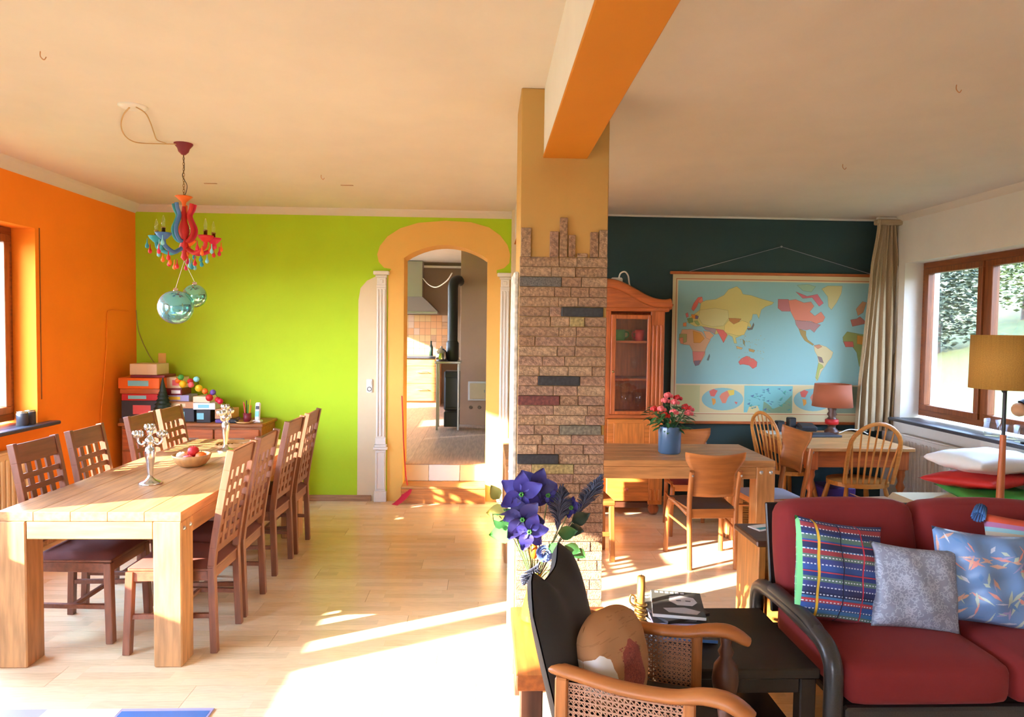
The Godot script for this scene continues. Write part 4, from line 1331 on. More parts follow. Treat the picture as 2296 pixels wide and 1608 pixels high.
	for e in [[610, 1742, 200], [1490, 1742, 190]]:
		var oval := []
		for i in 32: oval.append_array([e[0] + e[2] * cos(TAU * i / 32), e[1] + 104 * sin(TAU * i / 32)])
		fill_poly(im, q.call(oval), rgb(140, 184, 184))
		var o: float = e[0] - 610
		fill_poly(im, q.call([480 + o, 1670, 520 + o, 1650, 560 + o, 1665, 530 + o, 1720, 495 + o, 1715]), red)
		fill_poly(im, q.call([505 + o, 1735, 540 + o, 1740, 545 + o, 1775, 520 + o, 1800]), rgb(222, 150, 60))
		fill_poly(im, q.call([580 + o, 1720, 600 + o, 1690, 650 + o, 1665, 690 + o, 1690, 660 + o, 1730, 640 + o, 1780, 610 + o, 1780]), sal)
		fill_poly(im, q.call([655 + o, 1660, 720 + o, 1655, 720 + o, 1700, 680 + o, 1710]), rgb(222, 190, 80))
		fill_poly(im, q.call([725 + o, 1765, 755 + o, 1768, 745 + o, 1790]), red)
	fill_poly(im, q.call([850, 1866, 870, 1810, 950, 1800, 980, 1866]), rgb(214, 196, 140))
	fill_poly(im, q.call([1000, 1866, 1010, 1760, 1060, 1790, 1100, 1830, 1180, 1800, 1280, 1700, 1285, 1866]), rgb(130, 160, 130))
	for i in 60:
		var x := rng.randf_range(840, 1270)
		var y := rng.randf_range(1640, 1840)
		fill_poly(im, q.call([x, y, x + 30, y + rng.randf_range(-20, 20), x + 26, y + 8]), rgb(90, 140 + rng.randi_range(-30, 30), 150))
	pic("map_print", im, .6)
	var x0 := 1.795
	var x1 := 3.905
	var o := thing("world_map", "large old school world map hanging on the dark wall", "map", V((x0 + x1) / 2, .8, ZB + .03))
	var g := G.new()
	var w := (x1 - x0) / 2
	g.quad(V(-w, 1.42, .004), V(w, 1.42, .004), V(w, 0, .004), V(-w, 0, .004), Vector2(0, 0), Vector2(1, 0), Vector2(1, 1), Vector2(0, 1))
	part(o, "map_sheet", g, M.map_print)
	part(o, "backing", span(V(-w, 0, -.003), V(w, 1.42, .003)), M.cream)
	for y in [1.432, -.012]:
		part(o, "rod", span(V(-w - .03, y - .014, -.012), V(w + .01, y + .014, .014), .006), M.hutch_x)
	for s in [-1, 1]:
		part(o, "hanging_cord", G.new().tube([V(s * w * .85, 1.446, 0), V(0, 1.7, -.01)], .003, 5), M.grey_seat)
	part(o, "nail", G.new().ball(V(0, 1.7, -.01), V(.01, .01, .012)), M.steel)
	# curtain in the corner
	var c := thing("curtain", "beige curtain gathered in the corner beside the garden window", "curtain", V(3.8, 0, -6.38))
	var rows := []
	for i in 25:
		var t := i / 24.0
		var y := lerpf(2.74, .74, t)
		var row := []
		var wd := lerpf(.11, .17, smoothstep(.0, .25, t)) + .03 * t
		if t > .6: wd += .04 * (t - .6)
		for j in 81:
			var u := j / 80.0
			var ph := u * TAU * 6.0
			var deep := .035 + .02 * sin(u * 9.0 + 1.0)
			var sway := .012 * sin(t * 5.0 + u * 6.0)
			row.append(V((u - .5) * 2.0 * wd + .012 * sin(ph * 2.0 + t * 2.0) + sway - .05 * t, y, deep * sin(ph + .5 * sin(t * 3.0 + u * 4.0)) * lerpf(.7, 1.15, t) - .05 * (u - .5)))
		rows.append(row)
	part(c, "cloth", G.new().sheet(rows), M.curtain_cloth)
	part(c, "heading_tape", span(V(-.12, 2.7, -.03), V(.13, 2.75, .05), .01), M.curtain_cloth)
	part(c, "rail", span(V(-.1, 2.752, -.02), V(.11, 2.775, .02), .004), M.white_plastic)

# ---------------------------------------------------------------- chairs with bent plywood backs; faces -z (away from the camera)
func plywood_chair(label: String, pos: Vector3, turn: float, seat: Material, top := .83) -> Node3D:
	var t := thing("plywood_chair", label, "chair", pos, turn, "plywood chairs round the right table")
	for s in [-1, 1]:
		part(t, "rear_leg", G.new().tube(curve([V(s * .165, 0, .21), V(s * .165, .22, .19), V(s * .168, .44, .18), V(s * .17, .62, .21), V(s * .172, top - .13, .235)], 4), .0165, 8, true, 1.15), M.plywood_y)
		part(t, "front_leg", G.new().tube(curve([V(s * .215, 0, -.2), V(s * .21, .2, -.19), V(s * .2, .36, -.18), V(s * .19, .41, -.15), V(s * .175, .4, .0), V(s * .168, .38, .17)], 5), .018, 8, true, 1.1), M.plywood_y)
		part(t, "side_stretcher", G.new().tube([V(s * .205, .29, -.185), V(s * .168, .27, .185)], .009, 6), M.plywood_z)
	part(t, "rear_rail", box1(V(0, .385, .175), V(.31, .06, .018), .004), M.plywood_x)
	part(t, "front_rail", box1(V(0, .39, -.175), V(.37, .05, .018), .004), M.plywood_x)
	# seat, slightly dished
	var rows := []
	for i in 9:
		var row := []
		for j in 9:
			var u := -1 + i * .25
			var v := -1 + j * .25
			var wd := lerpf(.2, .165, (v + 1) / 2)
			row.append(V(u * wd, .425 + .02 * (1 - pow(absf(u), 5)) * (1 - pow(absf(v), 5)), v * .2 - .01))
		rows.append(row)
	var pad := G.new().sheet(rows)
	part(t, "seat_pad", pad, seat)
	var sh := []
	for q in [Vector2(-.2, -.21), Vector2(.2, -.21), Vector2(.165, .19), Vector2(-.165, .19)]: sh.append(q)
	part(t, "seat_board", G.new().prism(sh, -.424, -.408, Transform3D(Basis(V(1, 0, 0), V(0, 0, 1), V(0, -1, 0)), Vector3.ZERO)), M.plywood_x)
	# bent back board: broad above, narrower below
	var front := []
	var rear := []
	for i in 13:
		var tt := i / 12.0
		var y := lerpf(top, top - .32, tt)
		var wd := lerpf(.215, .15, smoothstep(.1, .55, tt)) + (.006 if tt > .6 else 0.0)
		var fr := []
		var re := []
		for j in 15:
			var u := -1 + j / 7.0
			var sag := .018 * (1 - u * u) * (1.0 - tt)
			var z := .25 - .05 * tt - .035 * u * u
			fr.append(V(u * wd, y - sag, z - .006))
			re.append(V(u * wd, y - sag, z + .006))
		front.append(fr)
		rear.append(re)
	var g := G.new().sheet(rear).sheet(front, true)
	for i in 12:
		for e in [0, 14]:
			g.quad(rear[i][e], rear[i + 1][e], front[i + 1][e], front[i][e])
	for j in 14:
		g.quad(rear[0][j], rear[0][j + 1], front[0][j + 1], front[0][j])
		g.quad(rear[12][j], rear[12][j + 1], front[12][j + 1], front[12][j])
	part(t, "backrest", g, M.plywood_x)
	for s in [-1, 1]:
		part(t, "screw", G.new().ball(V(s * .172, top - .16, .253), V(.008, .008, .004), 8), M.steel)
	return t

func build_table_corner():
	plank_table("rustic plank table with bolted square legs in front of the dark wall", "", .15, 2.09, -4.78, -5.5, .745, false)
	plywood_chair("plywood chair with a dark seat and its back to the camera, at the right table", V(1.6, 0, -4.86), 2, M.black_seat)
	plywood_chair("plywood chair on the far side of the right table, behind the blue pot", V(1.74, 0, -5.62), 178, M.wine, .83)
	plywood_chair("plywood chair at the right end of the plank table, leaning away from it", V(2.2, 0, -5.14), 94, M.grey_seat, .93)
	var st := thing("stool", "wooden stool mostly hidden by the stone pillar", "stool", V(.765, 0, -4.95), 4)
	part(st, "seat", box1(V(0, .425, 0), V(.34, .035, .32), .008), M.plywood_x)
	for k in [[-1, -1], [1, -1], [-1, 1], [1, 1]]:
		part(st, "leg", G.new().bar(V(k[0] * .155, 0, k[1] * .145), V(k[0] * .145, .41, k[1] * .135), .036, .036, .004), M.plywood_y)
	for k in [-1, 1]:
		part(st, "stretcher", box1(V(0, .2, k * .14), V(.28, .03, .02), .003), M.plywood_x)
	# blue pot with roses
	var p := thing("rose_pot", "blue grey stoneware pot of pink roses on the plank table", "flower pot", V(1.4, .745, -5.08))
	part(p, "pot", G.new().lathe([Vector2(0, 0), Vector2(.078, 0), Vector2(.084, .012), Vector2(.086, .17), Vector2(.08, .195), Vector2(.08, .205), Vector2(.074, .205), Vector2(.072, .19), Vector2(0, .18)], 24), mt("blue_glaze", rgb(84, 112, 140), .25, "speck", V(8, 8, 8)))
	var heads := [[-.13, .33, .03], [-.085, .335, .06], [-.05, .395, .03], [-.06, .29, .08], [.02, .385, .04], [.0, .315, .09], [.1, .35, .05], [.12, .305, .06], [.145, .33, .0], [.06, .41, -.03], [-.015, .43, -.02]]
	for i in heads.size():
		var h = heads[i]
		var c := V(h[0], h[1], h[2])
		var s := part(p, "rose_stem", G.new().tube(curve([V(h[0] * .2, .17, h[2] * .2), V(h[0] * .6, .26, h[2] * .6), c]), .003, 5), M.leaf)
		var g := G.new()
		for k in 9:
			var a := k * 2.4
			var r := .007 + .0026 * k
			g.ball(c + V(cos(a) * r, .012 - .0015 * k, sin(a) * r), V(.014, .02 - .0006 * k, .014), 8)
		part(s, "rose", g, M.pink if i % 3 else M.red)
	var lf := G.new()
	for k in 150:
		var a := rng.randf() * TAU
		var y := rng.randf_range(.19, .36)
		var r := rng.randf_range(.02, .14) * (1.0 if y < .34 else .7)
		leaf(lf, V(cos(a) * r * 1.2, y, sin(a) * r), a + rng.randf_range(-.5, .5), rng.randf_range(-.6, .5), rng.randf_range(.05, .085), .62)
	part(p, "rose_leaves", lf, M.leaf)

func leaf(g: G, at: Vector3, yaw: float, pitch: float, l: float, w: float):
	var b := Basis(Vector3.UP, -yaw) * Basis(Vector3.BACK, pitch)
	var p := [V(0, 0, 0), V(.3, .04, w * .36), V(.62, .03, w * .34), V(1, -.05, 0), V(.62, .03, -w * .34), V(.3, .04, -w * .36), V(.5, -.03, 0)]
	var q := []
	for v in p: q.append(at + b * (v * l))
	g.smooth(false)
	for i in 6:
		g.tri(q[6], q[i], q[(i + 1) % 6])

# ---------------------------------------------------------------- desk with lamp, windsor chairs; chair faces -z
func windsor_chair(label: String, pos: Vector3, turn: float) -> Node3D:
	var t := thing("windsor_chair", label, "chair", pos, turn, "bow-backed chairs at the desk")
	# seat
	var prof := []
	for k in 24:
		var a := TAU * k / 24
		prof.append(Vector2(cos(a) * .215 * (1.0 + .05 * sin(a)), sin(a) * .205))
	part(t, "seat", G.new().prism(prof, -.46, -.425, Transform3D(Basis(V(1, 0, 0), V(0, 0, 1), V(0, -1, 0)), Vector3.ZERO)), M.windsor_x)
	# bow
	var bow := []
	for k in 21:
		var a := lerpf(-.12, PI + .12, k / 20.0)
		var y := .46 + .30 * maxf(sin(a), 0) + .2 * smoothstep(-.12, .5, sin(a))
		var xx := cos(a) * lerpf(.175, .215, clampf(sin(a) * 1.6, 0, 1))
		bow.append(V(xx, y, .165 + .12 * (y - .46) / .5))
	part(t, "bow", G.new().tube(bow, .0135, 8, true, 1.25), M.windsor_x)
	for k in 7:
		var u := -1 + k / 3.0
		var x0 := u * .125
		var x1 := u * .175
		var top := .0
		for i in bow.size() - 1:   # where the bow passes over
			if (bow[i].x - x1) * (bow[i + 1].x - x1) <= 0 and bow[i].y > .6: top = bow[i].y
		if top < .5: top = .8
		part(t, "spindle", G.new().tube([V(x0, .455, .17), V(lerpf(x0, x1, .5), lerpf(.46, top, .5), .165 + .06 * (top - .46) / .5), V(x1, top, .165 + .12 * (top - .46) / .5)], [.008, .0075, .0055], 7), M.windsor_y)
	for s in [[-1, -1], [1, -1], [-1, 1], [1, 1]]:
		part(t, "leg", G.new().tube([V(s[0] * .14, .43, s[1] * .13), V(s[0] * .16, .3, s[1] * .155), V(s[0] * .18, .17, s[1] * .18), V(s[0] * .2, 0, s[1] * .205)], [.014, .02, .017, .013], 8), M.windsor_y)
	for s in [-1, 1]:
		part(t, "stretcher", G.new().tube([V(s * .18, .17, -.17), V(s * .18, .17, .17)], .009, 6), M.windsor_z)
	part(t, "stretcher", G.new().tube([V(-.18, .17, 0), V(.18, .17, 0)], .009, 6), M.windsor_x)
	return t

func build_desk():
	var h := .735
	var d := thing("desk", "wooden desk with turned legs in the corner below the map", "desk", V(3.07, 0, -5.9))
	for i in 4:
		part(d, "top_board", span(V(-.45, h - .03, -.5 + .25 * i + .001), V(.45, h, -.25 + .25 * i - .001), .004), M.honey_x)
	for s in [[-1, -1], [1, -1], [-1, 1], [1, 1]]:
		var lg := part(d, "leg", G.new().lathe([Vector2(0, 0), Vector2(.02, 0), Vector2(.022, .1), Vector2(.034, .16), Vector2(.03, .3), Vector2(.02, .36), Vector2(.036, .4), Vector2(.02, .44), Vector2(.034, .5), Vector2(.03, .53), Vector2(.04, .55)], 14, V(s[0] * .38, 0, s[1] * .42)), M.hutch_y)
		part(lg, "leg_block", box1(V(s[0] * .38, .625, s[1] * .42), V(.085, .155, .085), .004), M.hutch_y)
	for s in [-1, 1]:
		part(d, "apron", box1(V(0, .63, s * .43), V(.67, .13, .022), .003), M.hutch_x)
		part(d, "apron", box1(V(s * .39, .63, 0), V(.022, .13, .75), .003), M.hutch_z)
	windsor_chair("bow-backed chair seen from behind in front of the desk", V(3.09, 0, -5.5), 0).scale = V(1.12, 1.0, 1.05)
	windsor_chair("bow-backed chair at the left side of the desk, seen edge-on", V(2.72, 0, -5.98), -76)
	# lamp
	var l := thing("table_lamp", "table lamp with a brown drum shade and a red and gold base on the desk", "lamp", V(3.24, h, -6.22))
	part(l, "foot", G.new().lathe([Vector2(0, 0), Vector2(.062, 0), Vector2(.064, .02), Vector2(.05, .04), Vector2(.036, .05), Vector2(.036, .075), Vector2(.05, .085)], 20), M.mahogany_y)
	part(l, "ceramic_ring", G.new().lathe([Vector2(.05, .085), Vector2(.058, .09), Vector2(.06, .125), Vector2(.052, .135), Vector2(0, .135)], 20), M.red)
	part(l, "stem", G.new().lathe([Vector2(.046, .135), Vector2(.03, .155), Vector2(.044, .18), Vector2(.03, .205), Vector2(.04, .23), Vector2(.026, .255), Vector2(.012, .27), Vector2(.008, .4)], 18), M.mahogany_y)
	var shade := mt("brown_shade", rgb(160, 84, 52), .8)
	shade.backlight_enabled = true
	shade.backlight = Color(.12, .05, .02)
	part(l, "shade", G.new().lathe([Vector2(.176, .252), Vector2(.178, .252), Vector2(.158, .462), Vector2(.156, .462), Vector2(.174, .254)], 32), shade)
	# things on the desk
	one("laptop", box1(V(0, .009, 0), V(.3, .018, .2), .004), M.charcoal, "flat dark laptop lying left of the table lamp", "laptop", V(3.05, h, -6.05), 4)
	one("paper_sheet", box1(V(0, .0015, 0), V(.3, .003, .21), 0), M.paper, "white paper sheet at the left edge of the desk", "paper", V(2.78, h, -6.22), -8)
	for a in [[2.78, -6.3, .1, "small black speaker at the far left of the desk"], [2.9, -6.32, .13, "taller black speaker near the middle of the desk"]]:
		one("speaker", box1(V(0, a[2] / 2, 0), V(.07, a[2], .07), .008), M.black_plastic, a[3], "speaker", V(a[0], h + .004, a[1]), 10, "speakers on the desk")
	one("desk_phone", box1(V(0, .03, 0), V(.15, .05, .16), .012, Basis(Vector3.RIGHT, .12)), M.charcoal, "black telephone in front of the table lamp", "phone", V(3.02, h + .022, -6.25), -10)
	one("cable_loop", G.new().tube(curve([V(0, .005, 0), V(.1, .04, 0), V(.2, .03, .02), V(.25, .005, .05)]), .005, 6), M.white_plastic, "pale cable looping right of the lamp foot", "cable", V(3.3, h, -6.2))
	one("wine_bottle", G.new().lathe([Vector2(0, 0), Vector2(.038, 0), Vector2(.038, .2), Vector2(.03, .23), Vector2(.014, .26), Vector2(.014, .33), Vector2(0, .33)], 16), M.wine, "dark red bottle standing on the floor beside the desk", "bottle", V(3.34, 0, -5.36))
	one("blue_crate", box1(V(0, .14, 0), V(.3, .28, .28), .012), M.violet, "dark blue crate under the desk", "crate", V(3.2, 0, -6.1))
	# wicker basket under the table
	var b := thing("wicker_basket", "orange wicker basket on the floor behind the plank table", "basket", V(2.28, 0, -5.9))
	for k in 9:
		var y := .012 + .021 * k
		var r := .12 + .003 * k
		var pts := []
		for i in 25:
			var a := TAU * i / 24
			pts.append(V(cos(a) * (r + .004 * (1 if (i + k) % 2 else -1)), y, sin(a) * (r + .004 * (1 if (i + k) % 2 else -1))))
		part(b, "woven_row", G.new().tube(pts, .0105, 6, false), M.windsor_x)
	part(b, "bottom", G.new().lathe([Vector2(0, 0), Vector2(.12, 0), Vector2(.12, .01), Vector2(0, .01)], 20), M.windsor_x)

# ---------------------------------------------------------------- right wall
func radiator(called_label: String, pos: Vector3, turn: float, w: float, hh: float, m: Material):
	var r := thing("radiator", called_label, "radiator", pos, turn)
	part(r, "panel", box1(V(0, hh / 2, .03), V(w, hh, .03), .006), m)
	var n := int(w / .05)
	for k in n:
		part(r, "rib", box1(V(-w / 2 + (k + .5) * w / n, hh / 2, .05), V(w / n * .5, hh * .88, .014), .006), m)
	part(r, "top_grille", box1(V(0, hh + .008, .03), V(w + .01, .016, .07), .004), m)
	for s in [-1, 1]:
		part(r, "bracket", box1(V(s * w * .35, hh / 2, .006), V(.03, hh * .7, .014), .002), m)
		part(r, "foot_pipe", G.new().tube([V(s * w * .45, 0, .03), V(s * w * .45, .05 - pos.y + .1, .03)], .008, 8), m)

func build_right_wall_things():
	radiator("white ribbed radiator below the garden window", V(XR - .03, .12, -5.45), -90, 1.35, .62, M.radiator)
	radiator("beige ribbed radiator below the window in the orange wall", V(XL + .03, .12, -4.25), 90, 1.3, .66, M.radiator_beige)
	# floor lamp behind the sofa
	var l := thing("floor_lamp", "floor lamp with a mustard drum shade standing behind the sofa", "lamp", V(3.3, 0, -4.2))
	part(l, "base", G.new().lathe([Vector2(0, 0), Vector2(.14, 0), Vector2(.14, .02), Vector2(.02, .03), Vector2(0, .03)], 24), M.iron)
	part(l, "wooden_pole", G.new().tube([V(0, .03, 0), V(0, .55, 0), V(.005, 1.03, 0)], [.026, .024, .017], 12), M.hutch_y)
	part(l, "black_rod", G.new().tube([V(.005, 1.03, 0), V(.005, 1.36, 0)], .011, 10), M.iron)
	part(l, "shade_holder", G.new().lathe([Vector2(.011, 1.3), Vector2(.024, 1.325), Vector2(.024, 1.34), Vector2(0, 1.34)], 12), M.iron)
	var sh := mt("mustard_shade", rgb(206, 150, 62), .85, "speck", V(3, 3, 3))
	sh.backlight_enabled = true
	sh.backlight = Color(.25, .15, .04)
	part(l, "shade", G.new().lathe([Vector2(.192, 1.325), Vector2(.195, 1.325), Vector2(.192, 1.665), Vector2(.189, 1.665), Vector2(.191, 1.33)], 36), sh)
	# small spot lamp on the sill
	var s := thing("spot_lamp", "small black spot lamp on the sill at the right edge", "lamp", V(3.93, .884, -4.75), 0)
	part(s, "foot", G.new().lathe([Vector2(0, 0), Vector2(.05, 0), Vector2(.05, .012), Vector2(0, .016)], 16), M.black_plastic)
	part(s, "stalk", G.new().tube(curve([V(0, .01, 0), V(.02, .1, .02), V(.03, .22, .03), V(.0, .3, .02)]), .006, 8), M.black_plastic)
	part(s, "head", G.new().tube([V(.06, .36, .03), V(-.03, .3, .02), V(-.06, .275, .015)], [.035, .04, .05], 14), M.black_plastic)
	part(s, "bulb", G.new().ball(V(-.09, .25, .01), V(.05, .05, .05), 14), M.tan)
	# glass vessels on the sill
	for a in [[3.96, -5.15, .055, .13, "clear glass jar on the dark sill beside the lamp pole"], [3.99, -5.0, .06, .1, "wide clear glass bowl on the dark sill"], [3.95, -4.85, .045, .12, "small glass at the right end of the dark sill"]]:
		one("glass_jar", G.new().lathe([Vector2(0, 0), Vector2(a[2] * .9, 0), Vector2(a[2], .02), Vector2(a[2], a[3]), Vector2(a[2] - .003, a[3]), Vector2(a[2] - .004, .02), Vector2(0, .008)], 20), M.clear_glass, a[4], "glass", V(a[0], .884, a[1]), 0, "glassware on the sill")
	# daybed with a heap of pillows
	var db := thing("daybed", "low daybed below the garden window behind the sofa", "daybed", V(3.5, 0, -4.5))
	part(db, "frame", span(V(-.32, .12, -.75), V(.32, .3, .75), .01), M.honey_z)
	part(db, "mattress", span(V(-.32, .3, -.75), V(.32, .42, .75), .04), M.cream)
	for k in [[-1, -1], [1, -1], [-1, 1], [1, 1]]:
		part(db, "leg", box1(V(k[0] * .28, .06, k[1] * .7), V(.06, .12, .06), .004), M.honey_y)
	pillow("white_pillow", "plump white pillow on top of the pillow heap", "pillow", V(3.6, .765, -4.72), Basis.from_euler(V(-PI / 2 - .05, .1, 0)), V(.6, .56, .17), M.paper, "pillows heaped on the daybed")
	pillow("red_pillow", "red pillow in the middle of the pillow heap", "pillow", V(3.56, .635, -4.72), Basis.from_euler(V(-PI / 2 - .1, .35, 0)), V(.58, .55, .12), M.red, "pillows heaped on the daybed")
	pillow("green_pillow", "green pillow under the red one", "pillow", V(3.6, .54, -4.66), Basis.from_euler(V(-PI / 2, -.2, 0)), V(.54, .55, .11), M.green, "pillows heaped on the daybed")
	pillow("yellow_blanket", "pale yellow cushion at the bottom of the pillow heap", "pillow", V(3.47, .47, -4.62), Basis.from_euler(V(-PI / 2, .4, 0)), V(.5, .5, .1), M.cream, "pillows heaped on the daybed")
	var cb := one("cardboard_box", box1(V(0, .2, 0), V(.26, .4, .26), .005), M.skirting, "brown cardboard box on the floor before the radiator", "box", V(3.02, 0, -5.02), 8)
	part(cb, "flap", box1(V(-.15, .42, 0), V(.06, .004, .25), .001, Basis(Vector3.BACK, -.4)), M.skirting)

# a stuffed cushion; lies in x, y with its face to +z
func pillow(called: String, label: String, category: String, pos: Vector3, b: Basis, size: Vector3, m: Material, group := "", wrinkle := .006, round_ := 0.0) -> MeshInstance3D:
	var n := 22
	var fr := []
	var re := []
	for i in n + 1:
		var a := []
		var c := []
		for j in n + 1:
			var u := -1.0 + 2.0 * j / n
			var v := 1.0 - 2.0 * i / n
			var px := u * (1.0 - .07 * (1.0 - v * v) * u * u)
			var py := v * (1.0 - .07 * (1.0 - u * u) * v * v)
			if round_ > 0.0:   # rounder outline
				px = lerpf(px, u * sqrt(1.0 - v * v * .5), round_)
				py = lerpf(py, v * sqrt(1.0 - u * u * .5), round_)
			var t := pow(maxf((1 - u * u) * (1 - v * v), 0.0), .42)
			var wr := wrinkle * t * (sin(u * 7 + v * 3 + size.x * 40) + sin(v * 9 - u * 4) * .7)
			a.append(V(px * size.x / 2, py * size.y / 2, t * size.z / 2 + wr))
			c.append(V(px * size.x / 2, py * size.y / 2, -t * size.z / 2 - wr))
		fr.append(a)
		re.append(c)
	var o := one(called, G.new().sheet(fr).sheet(re, true), m, label, category, pos, 0, group)
	o.basis = b
	return o

# a stuffed block with rounded edges and bulging faces
func soft(g: G, c: Vector3, e: Vector3, r: float, bulge: float, b := Basis()):
	var n := 9
	for ax in 3:
		var i := (ax + 1) % 3
		var j := (ax + 2) % 3
		for sg in [-1.0, 1.0]:
			var rows := []
			for p in n + 1:
				var row := []
				for q in n + 1:
					var w := Vector3.ZERO
					w[ax] = sg
					w[i] = sin((-1.0 + 2.0 * p / n) * PI / 2)
					w[j] = sin((-1.0 + 2.0 * q / n) * PI / 2)
					var full := w * e * .5
					var inner := Vector3(clampf(full.x, -e.x / 2 + r, e.x / 2 - r), clampf(full.y, -e.y / 2 + r, e.y / 2 - r), clampf(full.z, -e.z / 2 + r, e.z / 2 - r))
					var o := inner + (full - inner).normalized() * r
					var add := Vector3.ZERO
					add[ax] = sg * bulge * (1 - w[i] * w[i]) * (1 - w[j] * w[j])
					row.append(c + b * (o + add))
				rows.append(row)
			g.sheet(rows, sg > 0)

# ---------------------------------------------------------------- sofa, cushions, console behind it
func stripes(im: Image, seed_: int, cols: Array, vertical := false):
	var r := RandomNumberGenerator.new()
	r.seed = seed_
	var y := 0
	while y < im.get_height():
		var h := r.randi_range(3, 16)
		im.fill_rect(Rect2i(0, y, im.get_width(), h), cols[r.randi_range(0, cols.size() - 1)])
		y += h

func build_sofa():
	var s := thing("sofa", "red upholstered sofa with a dark curved frame at the right", "sofa", V(2.26, 0, -2.75))
	var g := G.new()
	for k in 3:
		g = G.new()
		soft(g, V(-.62 + .625 * k, .375, .06), V(.615, .16, .64), .045, .02)
		part(s, "seat_cushion", g, M.red_cloth)
		g = G.new()
		soft(g, V(-.6 + .625 * k, .655, -.29), V(.605, .46, .17), .055, .02, Basis(Vector3.RIGHT, -.2))
		part(s, "back_cushion", g, M.red_cloth)
	part(s, "base_rail", span(V(-.93, .16, .33), V(.96, .29, .37), .01), M.sofa_frame)
	part(s, "rear_rail", span(V(-.93, .16, -.36), V(.96, .3, -.31), .01), M.sofa_frame)
	part(s, "slat_base", span(V(-.93, .26, -.31), V(.96, .29, .33), .005), M.black_wood)
	part(s, "back_rest_board", box1(V(0.02, .6, -.395), V(1.86, .5, .02), .005, Basis(Vector3.RIGHT, -.2)), M.black_wood)
	for e in [-1.0, 1.03]:
		var x: float = .97 * e
		g = G.new().tube(curve([V(x, 0, .345), V(x, .2, .345), V(x, .38, .345), V(x, .45, .33), V(x, .495, .26), V(x, .505, .1), V(x, .505, -.15), V(x, .47, -.34), V(x, .3, -.37), V(x, 0, -.38)], 5), .034, 10, true, 1.0)
		part(s, "arm_frame", g, M.sofa_frame)
		part(s, "arm_pad", G.new().tube(curve([V(x, .5, .24), V(x, .525, .16), V(x, .53, 0), V(x, .528, -.18)], 5), .032, 10, true, .7), M.sofa_frame)
	# cushions
	var im := Image.create(256, 256, false, Image.FORMAT_RGB8)
	stripes(im, 4, [rgb(40, 60, 120), rgb(52, 84, 150), rgb(34, 40, 78), rgb(60, 110, 160), rgb(44, 52, 96), rgb(150, 60, 70), rgb(90, 120, 110), rgb(40, 46, 84), rgb(60, 70, 130)])
	for y in range(6, 256, 18):
		for x in range(0, 256, 9):
			im.fill_rect(Rect2i(x, y, 5, 3), rgb(216, 222, 232))
	for y in [60, 132, 200]: im.fill_rect(Rect2i(0, y, 256, 3), rgb(200, 60, 70))
	im.fill_rect(Rect2i(44, 0, 7, 256), rgb(222, 180, 60))
	im.fill_rect(Rect2i(0, 0, 9, 256), rgb(120, 200, 130))
	im.fill_rect(Rect2i(170, 0, 4, 256), rgb(196, 50, 70))
	im.fill_rect(Rect2i(110, 0, 3, 256), rgb(30, 34, 60))
	pillow("woven_cushion", "blue woven cushion with stripes and a yellow line, leaning on the left sofa arm", "cushion", V(1.485, .66, -2.76), Basis.from_euler(V(-.28, .12, -.16)), V(.4, .42, .15), pic("woven_print", im, .9), "cushions on the sofa")
	im = Image.create(256, 256, false, Image.FORMAT_RGB8)
	im.fill(rgb(136, 142, 158))
	var dr := RandomNumberGenerator.new()
	dr.seed = 8
	for k in 640:   # woven scrolls: short curling strokes of one paler thread
		var c := Vector2(dr.randf_range(0, 256), dr.randf_range(0, 256))
		var a0 := dr.randf() * TAU
		var turn := dr.randf_range(2.0, 5.0) * (1 if k % 2 else -1)
		var rad := dr.randf_range(4, 11)
		for i in 30:
			var t := i / 29.0
			var p := c + Vector2.from_angle(a0 + turn * t) * rad * (1.0 - .6 * t)
			im.fill_rect(Rect2i(clampi(int(p.x), 0, 254), clampi(int(p.y), 0, 254), 2, 2), rgb(172, 178, 192))
	var gp := pic("damask_print", im, .45)
	pillow("grey_cushion", "silver grey damask cushion in the middle of the sofa", "cushion", V(1.775, .615, -2.7), Basis.from_euler(V(-.3, -.05, -.1)), V(.36, .34, .13), gp, "cushions on the sofa")
	im = Image.create(256, 256, false, Image.FORMAT_RGB8)
	im.fill(rgb(112, 146, 190))
	var rr := RandomNumberGenerator.new()
	rr.seed = 12
	for k in 90:
		var p := Vector2(rr.randf_range(0, 256), rr.randf_range(0, 256))
		var d := Vector2.from_angle(rr.randf() * TAU) * rr.randf_range(20, 60)
		var n2 := d.orthogonal().normalized() * rr.randf_range(2, 6)
		fill_poly(im, [p, p + d * .5 + n2, p + d, p + d * .5 - n2], [rgb(222, 150, 140), rgb(206, 214, 226), rgb(96, 140, 190), rgb(190, 206, 190), rgb(216, 170, 150), rgb(170, 160, 200)][rr.randi_range(0, 5)])
	im.fill_rect(Rect2i(248, 0, 8, 256), rgb(226, 224, 224))
	pillow("satin_cushion", "shiny pale blue cushion with feather print beside the grey one", "cushion", V(2.07, .65, -2.72), Basis.from_euler(V(-.3, -.2, -.07)), V(.37, .38, .15), pic("feather_print", im, .3), "cushions on the sofa", .012)
	im = Image.create(64, 256, false, Image.FORMAT_RGB8)
	stripes(im, 21, [rgb(190, 180, 160), rgb(160, 180, 196), rgb(140, 190, 180), rgb(200, 170, 110), rgb(120, 140, 180), rgb(206, 200, 190)])
	im.fill_rect(Rect2i(0, 0, 64, 22), rgb(206, 84, 56))
	im.fill_rect(Rect2i(0, 22, 64, 14), rgb(170, 110, 150))
	im.fill_rect(Rect2i(0, 36, 64, 12), rgb(140, 190, 200))
	var sp := pillow("striped_cushion", "striped cushion with an orange top band and tassels at the right edge", "cushion", V(2.4, .655, -2.82), Basis.from_euler(V(-.3, -.25, -.06)), V(.42, .42, .14), pic("stripe_print", im, .9), "cushions on the sofa")
